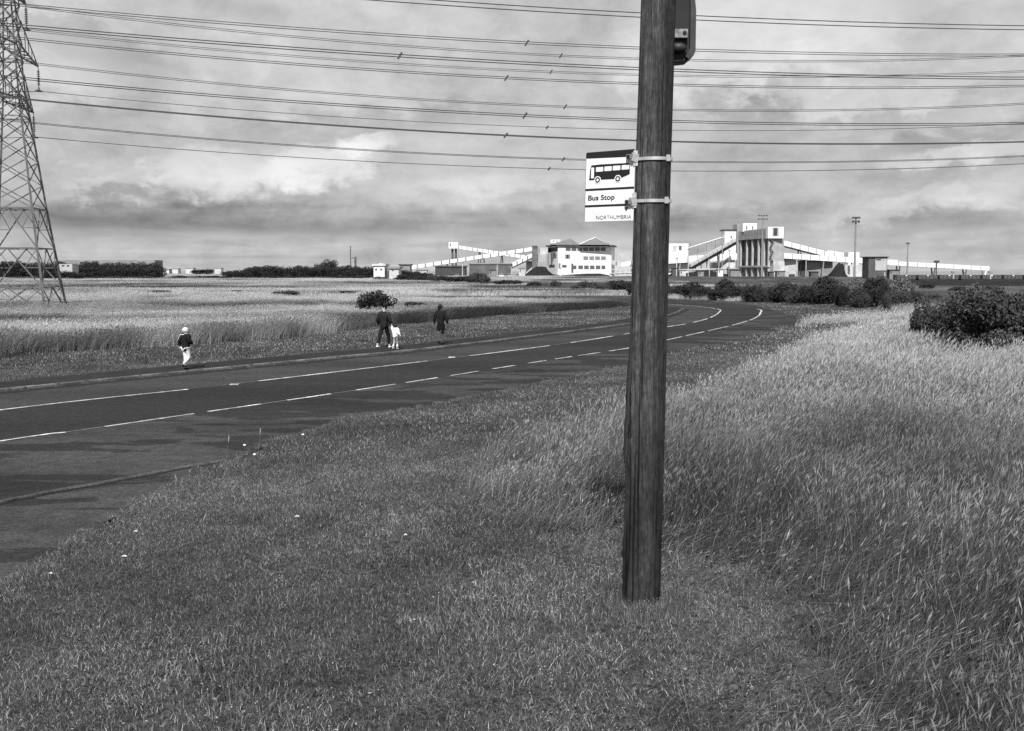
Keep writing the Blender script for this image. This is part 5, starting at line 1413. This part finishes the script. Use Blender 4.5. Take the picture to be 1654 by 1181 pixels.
def mast(px, ytop, ybase, Y, w, style, label):
    q = P(px, ytop, Y); g0 = gz(q.x, Y); e = empty('floodlight_mast', (q.x, Y, g0))
    s = Y / F_PX
    MB().tube([(q.x, Y, g0 - .1), (q.x, Y, q.z)], [w * .6, w * .4], 8).build('pole', M_MIDD if style == 2 else M_GREY, e)
    if style == 0:
        for zz in (2, 7.5):
            MB().bar((q.x - 6.5 * s, Y, q.z + (3 - zz) * s), (q.x + 6.5 * s, Y, q.z + (3 - zz) * s), .22).build('crossbar', M_GREY, e)
            for k in (-6.5, -2.2, 2.2, 6.5):
                MB().box(q.x + (k - 1.1) * s, q.x + (k + 1.1) * s, Y - .5, Y + .3, q.z + (2.6 - zz) * s, q.z + (4.6 - zz) * s).build('lamp', M_MIDD, e)
    elif style == 1:
        MB().box(q.x - 6.5 * s, q.x + 6.5 * s, Y - .6, Y + .6, q.z - 1.2 * s, q.z - .2 * s).build('platform', M_MIDD, e)
        for k in (-5.5, -3.3, -1.1, 1.1, 3.3, 5.5):
            MB().box(q.x + (k - .8) * s, q.x + (k + .8) * s, Y - .7, Y - .1, q.z, q.z + 1.6 * s).build('lamp', M_MIDD, e)
        for k in (-4.5, 0, 4.5):
            MB().box(q.x + (k - 1.3) * s, q.x + (k + 1.3) * s, Y - .7, Y + .1, q.z - 8 * s, q.z - 5 * s).build('lamp', M_MIDD, e)
        MB().bar((q.x - 6 * s, Y, q.z - 4.6 * s), (q.x + 6 * s, Y, q.z - 4.6 * s), .3).build('crossbar', M_MIDD, e)
    else:
        hw = 3.3 if style == 2 else 3.0
        MB().box(q.x - hw * s, q.x + hw * s, Y - .5, Y + .5, q.z - (1.5 if style == 3 else 3.4) * s, q.z).build('lamp', M_DARK, e)
        if style == 3: MB().bar((q.x - 2 * s, Y, q.z - 4 * s), (q.x + 2 * s, Y, q.z - 4 * s), .25).build('crossbar', M_MIDD, e)
    tag(e, label, 'light mast', 'floodlight masts of the colliery')
mast(1232, 350, 446, BY - 40, 0.55, 0, 'slender floodlight mast standing in front of the bunker')
mast(1382.5, 352, 446, BY - 45, 0.75, 1, 'tallest thick floodlight mast beside the control cabin')
mast(1466.5, 392, 445, BY - 50, 0.5, 3, 'thin floodlight mast right of the control cabin')
mast(1513, 421, 445, BY - 80, 0.45, 2, 'short dark lamp post behind the coal wagons')

# ---- yard clutter: lamp standards, huts, gantry posts, signal posts
for k, (px, yt, Y, m_, lab) in enumerate([(1093, 418, 372, M_WHITE2, 'pale lamp post in the yard just past the wooden pole'), (1112, 404, 380, M_LGREY, 'tall pale gantry post at the foot of the open conveyor'), (1146, 420, 376, M_LGREY, 'short pale post under the open conveyor'), (1167, 396, 384, M_GREY, 'tall grey post left of the bunker'), (1178, 405, 384, M_GREY, 'thin grey post close to the bunker stair tower'), (747, 426, 350, M_WHITE2, 'pale lamp post before the black shed'), (803, 430, 350, M_WHITE2, 'pale lamp post before the long grey shed'), (826, 432, 352, M_LGREY, 'thin post at the end of the long grey shed'), (905, 434, 360, M_WHITE2, 'thin white post before the office block'), (1302, 421, 372, M_LGREY, 'pale post before the dark doorway right of the bunker'), (1540, 441, 232, M_LGREY, 'short railway signal post among the coal wagons'), (1600, 441, 232, M_LGREY, 'last railway signal post near the end of the train')]):
    q = P(px, yt, Y); g0 = gz(q.x, Y); e = empty('yard_post', (q.x, Y, g0))
    MB().bar((q.x, Y, g0 - .1), (q.x, Y, q.z), 0.28).build('post', m_, e)
    MB().box(q.x - .45, q.x + .45, Y - .3, Y + .3, q.z + .002, q.z + .4).build('lamp_head', M_GREY, e)
    tag(e, lab, 'post', 'posts in the colliery yard')
for x0, x1, y0, Y, m_, rf, lab in [(1086, 1096, 434, 372, M_MIDD, M_DARK, 'small dark hut in the yard just past the wooden pole'), (1098, 1108, 437, 368, M_WHITE2, M_GREY, 'small white hut beside the dark yard hut'), (1128, 1137, 438, 366, M_GREY, M_DARK, 'small grey hut under the open conveyor'), (1160, 1168, 436, 370, M_WHITE, M_GREY, 'tiny bright hut left of the bunker legs'), (1243, 1250, 440, 366, M_MIDD, M_DARK, 'small dark hut at the corner of the bunker'), (1255, 1268, 439, 368, M_GREY, M_MIDD, 'low grey hut before the bunker end wall'), (1310, 1322, 440, 366, M_MIDD, M_DARK, 'low dark hut before the broad grey shed'), (672, 690, 437, 352, M_WHITE2, M_GREY, 'low white hut near the foot of the long conveyor'), (790, 801, 437, 356, M_GREY, M_MIDD, 'low grey hut before the long grey shed'), (838, 848, 434, 372, M_WHITE2, M_GREY, 'small white hut between grey shed and coal heap'), (1437, 1452, 437, 330, M_GREY, M_DARK, 'low grey hut right of the control cabin')]:
    building('hut', lab, x0, x1, y0, 446, Y, 3.0, m_, [(x0 + 1.5, x0 + 3.2, y0 + 1.5, y0 + 4.5, M_DARK)], roof=rf, cat='hut', group='huts in the colliery yard', roofover=.25, roofh=.35)
# pipe bridge low along the works
pb = MB(); q0, q1 = P(1082, 436.5, 390), P(1190, 434.5, 392)
pb.tube([q0, q1], .32, 8)
pbe = empty('pipe_bridge', (q0.x, 390, gz(q0.x, 390))); pb.build('pipe', M_LGREY, pbe)
for t_ in np.linspace(.04, .96, 7):
    p_ = q0.lerp(q1, t_); MB().bar((p_.x, p_.y, gz(p_.x, p_.y) - .1), (p_.x, p_.y, p_.z - .33), .3).build('support', M_GREY, pbe)
tag(pbe, 'low pale pipe on short supports running to the bunker foot', 'pipe')
for px, yb, yt, w, lab in [(1496, 470, 459, 26, 'dark weeds at the left end of the black coal bank'), (1545, 474, 462, 34, 'dark weeds below the middle of the black coal bank'), (1600, 472, 461, 34, 'dark weeds below the right end of the black coal bank'), (1566, 482, 470, 40, 'low scrub bush between coal bank and roadside thicket')]:
    shrub_px(px, yb, yt, w, lab, 'weeds below the coal bank')
# ---- coal wagons and black bank
def wagon_proto():
    e = empty('coal_wagon', (0, 0, 0)); l = 2.55
    b = MB(); b.hexa([(-l * .62, -.9, .95), (l * .62, -.9, .95), (l * .62, .9, .95), (-l * .62, .9, .95), (-l, -1.25, 1.75), (l, -1.25, 1.75), (l, 1.25, 1.75), (-l, 1.25, 1.75)])
    b.box(-l, l, -1.25, 1.25, 1.752, 2.75); b.build('hopper', M_MIDD, e)
    b = MB()
    for x_ in np.linspace(-l + .1, l - .1, 6): b.box(x_ - .06, x_ + .06, -1.33, -1.252, 1.75, 2.74)
    b.build('stanchion', M_DARK, e)
    MB().box(-l - .25, l + .25, -1.0, 1.0, .78, .94).build('chassis', M_DARK, e)
    for x_ in (-1.5, 1.5):
        for y_ in (-.75, .75): MB().tube([(x_, y_ - .07, .46), (x_, y_ + .07, .46)], .46, 14).build('wheel', M_DARK, e)
    MB().box(-.22, .22, -1.30, -1.253, 2.45, 2.68).build('label_plate', M_PAPER, e)
    return e
WY = 250.0
wp = None; k = 0
rail_z = gz(120, WY)
names = ['coal wagon nearest the control cabin, first of the train', 'second coal wagon of the train from the control cabin', 'third coal wagon of the train from the control cabin', 'fourth coal wagon of the train, below the short lamp post', 'fifth coal wagon of the train from the control cabin', 'sixth coal wagon of the train from the control cabin', 'last coal wagon in view at the end of the train']
for k in range(7):
    o = wagon_proto() if wp is None else copy_tree(wp)
    wp = wp or o
    o.location = (103.5 + k * 5.75, WY + k * 0.3, gz(103.5 + k * 5.75, WY) + .16)
    tag(o, names[k], 'wagon', 'coal wagons of the train')
rt = MB(); rt.box(80, 190, WY - .82, WY - .68, gz(130, WY) - .4, gz(130, WY) + .15); rt.box(80, 190, WY + .68, WY + .82, gz(130, WY) - .4, gz(130, WY) + .15)
tag(rt.build('railway_track', M_DARK), 'pair of rails under the coal wagons', 'track')
heap('coal_bank', 'long low black coal bank in front of the wagons', [(1450, 462), (1458, 457), (1466, 453), (1474, 451), (1482, 452.5), (1490, 450.5), (1499, 452), (1510, 450.5), (1520, 452.5), (1530, 451), (1541, 450), (1550, 452), (1562, 450.5), (1575, 452), (1588, 450), (1600, 452), (1615, 450.5), (1630, 452), (1650, 450.5), (1665, 452), (1690, 453)], 185, 10, seed=11, cat='bank')

# ================================================================== people
def skin_chain(name, joints, edges, m, parent, root=0, sub=2):
    """joints: list of (vector, radius or (rx, ry)); a skinned figure grown on connected edges"""
    me = bpy.data.meshes.new(name); me.from_pydata([tuple(j[0]) for j in joints], edges, []); me.update()
    o = bpy.data.objects.new(name, me); COL.objects.link(o); o.parent = parent
    me.materials.append(m)
    md = o.modifiers.new('skin', 'SKIN'); md.use_smooth_shade = True
    for i, j in enumerate(joints):
        r = j[1] if isinstance(j[1], tuple) else (j[1], j[1])
        me.skin_vertices[0].data[i].radius = r
        me.skin_vertices[0].data[i].use_root = (i == root)
    s = o.modifiers.new('sub', 'SUBSURF'); s.levels = s.render_levels = sub
    return o
def blob(name, c, rad, m, parent, n=12, cutz=None):
    b = MB(); rows = 9
    for i in range(rows + 1):
        th = math.pi * i / rows
        for j in range(n):
            a = 2 * math.pi * j / n
            p = Vector((c[0] + rad[0] * math.sin(th) * math.cos(a), c[1] + rad[1] * math.sin(th) * math.sin(a), c[2] + rad[2] * math.cos(th)))
            if cutz is not None and p.y > c[1] + rad[1] * 0.25: p.z = max(p.z, cutz)
            b.v.append(tuple(p))
    for i in range(rows):
        for j in range(n):
            j2 = (j + 1) % n; b.f.append((i * n + j, (i + 1) * n + j, (i + 1) * n + j2, i * n + j2))
    return b.build(name, m, parent, True, world=False)

def person(label, loc, rz, H, pose, wear):
    """local axes: x = the person's right, y = the way they face, z = up"""
    e = empty('person', loc, rz)
    tag(e, label, 'person')
    V = lambda x, y, z: Vector((x * H, y * H, z * H))
    kid = wear.get('child', 0.0)
    hs = 1 + 0.45 * kid                                  # children carry bigger heads
    pel, spi, che, nek = V(0, 0, .52), V(0, .005, .62), V(0, .01, .735), V(0, .005, .825 - .02 * kid)
    hb = V(0, .012, .862 - .035 * kid); hc = V(0, .018, .915 - .03 * kid); htp = V(0, .01, .965 - .01 * kid)
    J, E = [], []
    def add(p, r, par=None):
        J.append((p, r if not isinstance(r, tuple) else (r[0] * H, r[1] * H)) if isinstance(r, tuple) else (p, r * H)); i = len(J) - 1
        if par is not None: E.append((par, i))
        return i
    ip = add(pel, (.078, .058)); isp = add(spi, (.072, .052), ip); ic = add(che, (.085, .058), isp); ine = add(nek, .030, ic)
    ihb = add(hb, .038 * hs, ine); ihc = add(hc, (.050 * hs, .058 * hs), ihb); iht = add(htp, .036 * hs, ihc)
    yaw = pose.get('head', 0.0)
    fx, fy = math.sin(yaw), math.cos(yaw)
    add(hc + V(fx * .062 * hs, fy * .062 * hs, -.012), .009, ihc)      # nose
    arms = {}
    for sd, sx in (('L', -1), ('R', 1)):
        sh = V(sx * .108, .0, .79 - .01 * kid); el_, wr = pose['elbow' + sd], pose['wrist' + sd]
        el_, wr = V(*el_), V(*wr)
        i1 = add(sh, .034, ic); i2 = add(el_, .026, i1); i3 = add(wr, .019, i2)
        d = (wr - el_).normalized(); palm = wr + d * (.045 * H); i4 = add(palm, (.022, .012), i3)
        side = d.cross(Vector((0, 1, 0))); side = side.normalized() if side.length > .01 else Vector((1, 0, 0))
        fwd = side.cross(d).normalized()
        for k, ln in enumerate((.040, .045, .042, .032)):
            o_ = fwd * ((k - 1.5) * .011 * H)
            a_ = add(palm + o_ + d * (.5 * ln * H), .0062, i4); add(palm + o_ + d * (ln * H) + side * (-sx * .008 * H), .005, a_)
        a_ = add(wr + d * (.022 * H) + fwd * (.026 * H), .007, i3); add(wr + d * (.046 * H) + fwd * (.034 * H), .0055, a_)
        arms[sd] = (sh, el_, wr)
    legs = {}
    for sd, sx in (('L', -1), ('R', 1)):
        hp = V(sx * .048, 0, .485); kn, an = V(*pose['knee' + sd]), V(*pose['ankle' + sd])
        i1 = add(hp, .052, ip); i2 = add(kn, .034, i1); i3 = add(an, .022, i2)
        to = an + V(0, .085, -.022 + pose.get('toe' + sd, 0)); add(to, .018, i3)
        legs[sd] = (hp, kn, an, to)
    skin_chain('body', J, E, wear.get('skin', M_SKIN), e)
    # clothes follow the same joints, a little fuller
    ease = wear.get('ease', 0.012)
    jj = [(V(0, -.002, wear.get('hem', .46)), ((.088 + ease) * H, (.066 + ease) * H)), (spi, ((.080 + ease) * H, (.06 + ease) * H)), (che, ((.092 + ease) * H, (.066 + ease) * H)), (V(0, .0, .805 - .02 * kid), (.05 * H, .045 * H))]
    je = [(0, 1), (1, 2), (2, 3)]
    for sd in 'LR':
        sh, el_, wr = arms[sd]; n = len(jj)
        jj += [(sh, (.038 + ease) * H), (el_, (.031 + ease) * H), (wr.lerp(el_, .08), (.025 + ease * .6) * H)]; je += [(2, n), (n, n + 1), (n + 1, n + 2)]
    skin_chain('jacket', jj, je, wear['jacket'], e, 1)
    if wear.get('hood'):
        blob('hood', V(0, -.045, .80), (.075 * H, .05 * H, .05 * H), wear['jacket'], e)
    if wear.get('collar'):
        blob('collar', V(0, 0, .812), (.062 * H, .052 * H, .022 * H), wear['collar'], e)
        for sd in 'L':
            sh, el_, wr = arms[sd]; n_ = Vector((0, -.045 * H, .012 * H)); out = Vector(((-1 if sd == 'L' else 1) * .018 * H, 0, 0))
            MB().tube([V(0, -.02, .812) + Vector((0, -.02 * H, 0)), sh + n_ + out + V(0, 0, .012), sh.lerp(el_, .5) + n_ + out, el_ + n_ + out], .009 * H, 6).build('stripe', wear['collar'], e, True, False)
    if wear.get('skirt'):
        z0, z1 = .53 * H, wear['skirt_hem'] * H; b = MB(); k = 18
        for i, (z, rx, ry) in enumerate(((z0, .085 * H, .065 * H), ((z0 + z1) / 2, .105 * H, .085 * H), (z1, .102 * H, .085 * H))):
            for j in range(k):
                a = 2 * math.pi * j / k; q = 1 + .05 * math.sin(5 * a) * i; b.v.append((rx * q * math.cos(a), ry * q * math.sin(a), z))
        for i in range(2):
            for j in range(k):
                j2 = (j + 1) % k; b.f.append((i * k + j, i * k + j2, (i + 1) * k + j2, (i + 1) * k + j))
        b.build('skirt', wear['skirt'], e, True, False)
    if wear.get('trousers'):
        cutf = wear.get('leg', 1.0)
        tt = [(V(0, 0, .53), (.083 * H, .064 * H))]; te = []
        for sd in 'LR':
            hp, kn, an, to = legs[sd]; n = len(tt)
            tt += [(hp, .060 * H), (kn if cutf > .5 else hp.lerp(kn, .85), .045 * H)]; te += [(0, n), (n, n + 1)]
            if cutf > .5: tt.append((an + (kn - an) * .12, .034 * H)); te.append((n + 1, n + 2))
        skin_chain('trousers', tt, te, wear['trousers'], e)
    for sd in 'LR':
        hp, kn, an, to = legs[sd]; heel = an + V(0, -.028, -.02)
        if wear.get('socks'):
            MB().tube([an + V(0, 0, -.01), an.lerp(kn, .35), an.lerp(kn, .6)], [.030 * H, .033 * H, .036 * H], 10).build('sock', wear['socks'], e, True, False)
        shoe = skin_chain('shoe', [(heel, (.024 * H, .026 * H)), (an.lerp(to, .5) + V(0, 0, -.012), (.027 * H, .024 * H)), (to + V(0, .012, 0), (.022 * H, .017 * H))], [(0, 1), (1, 2)], wear['shoe' + sd] if 'shoe' + sd in wear else wear['shoes'], e)
    # hair, eyes, ears, cap
    hd = hc + V(0, 0, .005)
    R3 = (.055 * hs * H, .062 * hs * H, .056 * hs * H)
    hair = blob('hair', hd + V(-fx * .014, -fy * .014, .014), R3, wear['hair'], e, 14)
    if wear.get('long_hair'):
        blob('hair', hd + V(-fx * .035, -fy * .035, -.035), (.055 * H, .035 * H, .07 * H), wear['hair'], e)
    for q in (-1, 1):
        off = Vector((fy * q, -fx * q, 0)) * (.02 * hs * H) + Vector((fx, fy, 0)) * (.060 * hs * H)
        blob('eye', hc + off + V(0, 0, .004), (.006 * H,) * 3, M_SIGNB, e, 8)
        blob('ear', hc + Vector((fy * q, -fx * q, 0)) * (.056 * hs * H) + V(0, 0, -.004), (.008 * H, .010 * H, .017 * H), wear.get('skin', M_SKIN), e, 8)
    if wear.get('cap'):
        blob('cap', hd + V(-fx * .004, -fy * .004, .034), (.062 * hs * H, .068 * hs * H, .040 * hs * H), wear['cap'], e, 14)
    return e
C_BLACK = mat('black_cloth', 0.008, 0.9, 0.1, 0.3, 14); C_DARK = mat('dark_cloth', 0.014, 0.85, 0.1, 0.3, 14); C_LEATH = mat('black_leather', 0.011, 0.45, 0.35, 0.3, 10)
C_WHITE = mat('white_cloth', 0.78, 0.9, 0.1, 0.06, 14); C_PALE = mat('pale_cloth', 0.32, 0.9, 0.1, 0.15, 14); C_BLOND = mat('blond_hair', 0.55, 0.6, 0.2, 0.2, 30); C_HAIR = mat('dark_hair', 0.008, 0.5, 0.3, 0.3, 30)
PATH_Z = ROAD_Z + 0.088
def foot(px, py):
    q = G(px, py, PATH_Z); return (q.x, q.y, PATH_Z)
def tall_of(px, yt, yb):
    q = G(px, yb, PATH_Z); return P(px, yt, q.y).z - PATH_Z
# boy: walking away along the path, weight on one straight leg
person('blond boy in dark jacket with white shoulder stripe and white trousers, walking alone', foot(301, 596.5), R(-35), tall_of(301, 527.5, 596.5), {
    'elbowL': (-.165, -.045, .655), 'wristL': (-.20, -.02, .545), 'elbowR': (.15, .0, .66), 'wristR': (.12, .10, .60),
    'kneeL': (-.04, .02, .265), 'ankleL': (-.035, -.005, .042), 'kneeR': (.035, .06, .285), 'ankleR': (.03, -.10, .13), 'toeR': -.05, 'head': .25},
    {'jacket': C_DARK, 'trousers': C_WHITE, 'shoes': C_DARK, 'hair': C_BLOND, 'collar': C_WHITE, 'child': .6, 'ease': .026, 'hem': .405})
# man with the toddler
mH = tall_of(621, 491.5, 562)
person('man in dark leather jacket and trousers leading a toddler by the hand', foot(621, 562), R(-20), mH, {
    'elbowL': (-.155, -.03, .64), 'wristL': (-.15, .04, .53), 'elbowR': (.15, -.01, .635), 'wristR': (.165, .05, .51),
    'kneeL': (-.075, -.06, .285), 'ankleL': (-.10, -.16, .07), 'toeL': -.03, 'kneeR': (.055, .10, .285), 'ankleR': (.07, .11, .04), 'head': -2.2},
    {'jacket': C_LEATH, 'trousers': C_DARK, 'shoes': C_WHITE, 'hair': C_HAIR, 'cap': C_BLACK, 'ease': .018, 'hem': .45})
person('toddler in white hooded jacket and pale shorts holding the man by the hand', foot(639, 564), R(-28), tall_of(639, 523, 564), {
    'elbowL': (-.16, .02, .78), 'wristL': (-.19, .03, .90), 'elbowR': (.17, -.06, .66), 'wristR': (.26, -.08, .58),
    'kneeL': (-.05, -.02, .255), 'ankleL': (-.06, -.10, .07), 'kneeR': (.04, .07, .265), 'ankleR': (.03, .06, .042), 'head': .1},
    {'jacket': C_WHITE, 'trousers': C_PALE, 'leg': .4, 'shoes': C_WHITE, 'socks': C_WHITE, 'hair': C_HAIR, 'child': 1.0, 'ease': .035, 'hem': .44, 'hood': True})
person('dark-haired woman in dark jacket and short black skirt walking ahead', foot(712, 556.5), R(-18), tall_of(712, 490.5, 556.5), {
    'elbowL': (-.155, -.01, .64), 'wristL': (-.175, .02, .51), 'elbowR': (.155, -.02, .64), 'wristR': (.18, .01, .505),
    'kneeL': (-.03, -.03, .28), 'ankleL': (-.02, -.11, .09), 'toeL': -.03, 'kneeR': (.03, .06, .28), 'ankleR': (.02, .05, .04), 'head': .9},
    {'jacket': C_DARK, 'skirt': C_BLACK, 'skirt_hem': .36, 'shoes': C_BLACK, 'hair': C_HAIR, 'long_hair': True, 'ease': .014, 'hem': .49, 'skin': mat('dusky_skin', 0.07, 0.7, 0.2), 'socks': None})

# ================================================================== small things
def flower(px, py, label):
    p = hit_ground(px + 6, py + 40); e = empty('wild_flower', p)
    q = P(px, py, p.y); hgt = max(q.z - p.z, 0.08)
    MB().tube([p, p + Vector((0.01, 0, hgt * .6)), p + Vector((0.0, 0, hgt))], [.003, .0025, .002], 5).build('stem', M_LEAF3, e)
    blob('flower_head', (0, 0, hgt), (.022, .022, .013), M_PAPER, e, 10)
    tag(e, label, 'flower', 'white flowers at the lay-by edge')
flower(390, 719, 'tallest white flower head at the edge of the lay-by')
flower(406, 734, 'white flower head low in the verge beside the tallest one')
flower(484, 702, 'small white flower further along the lay-by edge')
LIT = ['white scrap of litter in the mown verge near the lay-by corner', 'white scrap of litter in the middle of the mown verge', 'white scrap of litter close to the cracked lay-by edge', 'tiny white scrap at the very corner of verge and lay-by', 'white scrap on the verge below the dashed edge line', 'crumpled litter on the lay-by just past the wooden pole', 'white scrap lying on the lay-by tarmac near the verge', 'tiny white scrap in the mown grass left of the pole']
for k, (px, py, w) in enumerate([(201, 906, 0.045), (480, 841, .045), (219, 865, .035), (82, 934, .03), (704, 682, .05), (1143, 559, .22), (662, 634, .10), (655, 872, .03)]):
    p = hit_ground(px, py); g2 = np.random.default_rng(k)
    v = [(p.x - w / 2, p.y - w * .22, p.z + .045), (p.x + w * .05, p.y - w * .3, p.z + .052), (p.x + w / 2, p.y - w * .1, p.z + .043), (p.x + w * .45, p.y + w * .25, p.z + .048), (p.x - w * .05, p.y + w * .2, p.z + .054), (p.x - w * .45, p.y + w * .28, p.z + .046)]
    b = MB(); b.prism([v[0], v[1], v[4], v[5]], (0, 0, .003)); b.prism([v[1], v[2], v[3], v[4]], (0, 0, .003))
    tag(b.build('paper_scrap', M_PAPER), LIT[k], 'litter', 'litter scraps by the road')
# a few single stalks standing clear of the sward
def stalk(px0, py0, px1, py1, label):
    p = hit_ground(px0, py0); q = P(px1, py1, p.y - .1)
    m_ = p.lerp(q, .55) + Vector((-.02, 0, .01))
    e = empty('grass_stalk', p)
    MB().tube([p - Vector((0, 0, .02)), m_, q], [.004, .0035, .002], 5).build('stem', M_LEAF3, e)
    d = (q - m_).normalized(); MB().tube([q - d * .08, q - d * .03, q + d * .02], [.003, .007, .001], 6).build('seed_head', mat('straw', 0.45, 0.8, 0.1), e)
    tag(e, label, 'grass stalk', 'single grass stalks')
stalk(368, 778, 370, 705, 'single upright grass stalk left of the white flowers')
stalk(419, 760, 421, 693, 'single upright grass stalk right of the white flowers')
stalk(300, 806, 283, 768, 'short leaning grass stalk over the cracked lay-by edge')
stalk(326, 872, 332, 832, 'single straight stalk in the middle of the mown verge')
stalk(1260, 935, 1275, 858, 'tall curved stalk in the long grass right of the pole')
stalk(1490, 1050, 1505, 990, 'bright bent stalk low in the long grass at the far corner')
stalk(1385, 1010, 1370, 935, 'pale leaning stalk in the long grass below the thicket')
stalk(958, 830, 1000, 765, 'long bleached stalk beside the left foot of the pole')
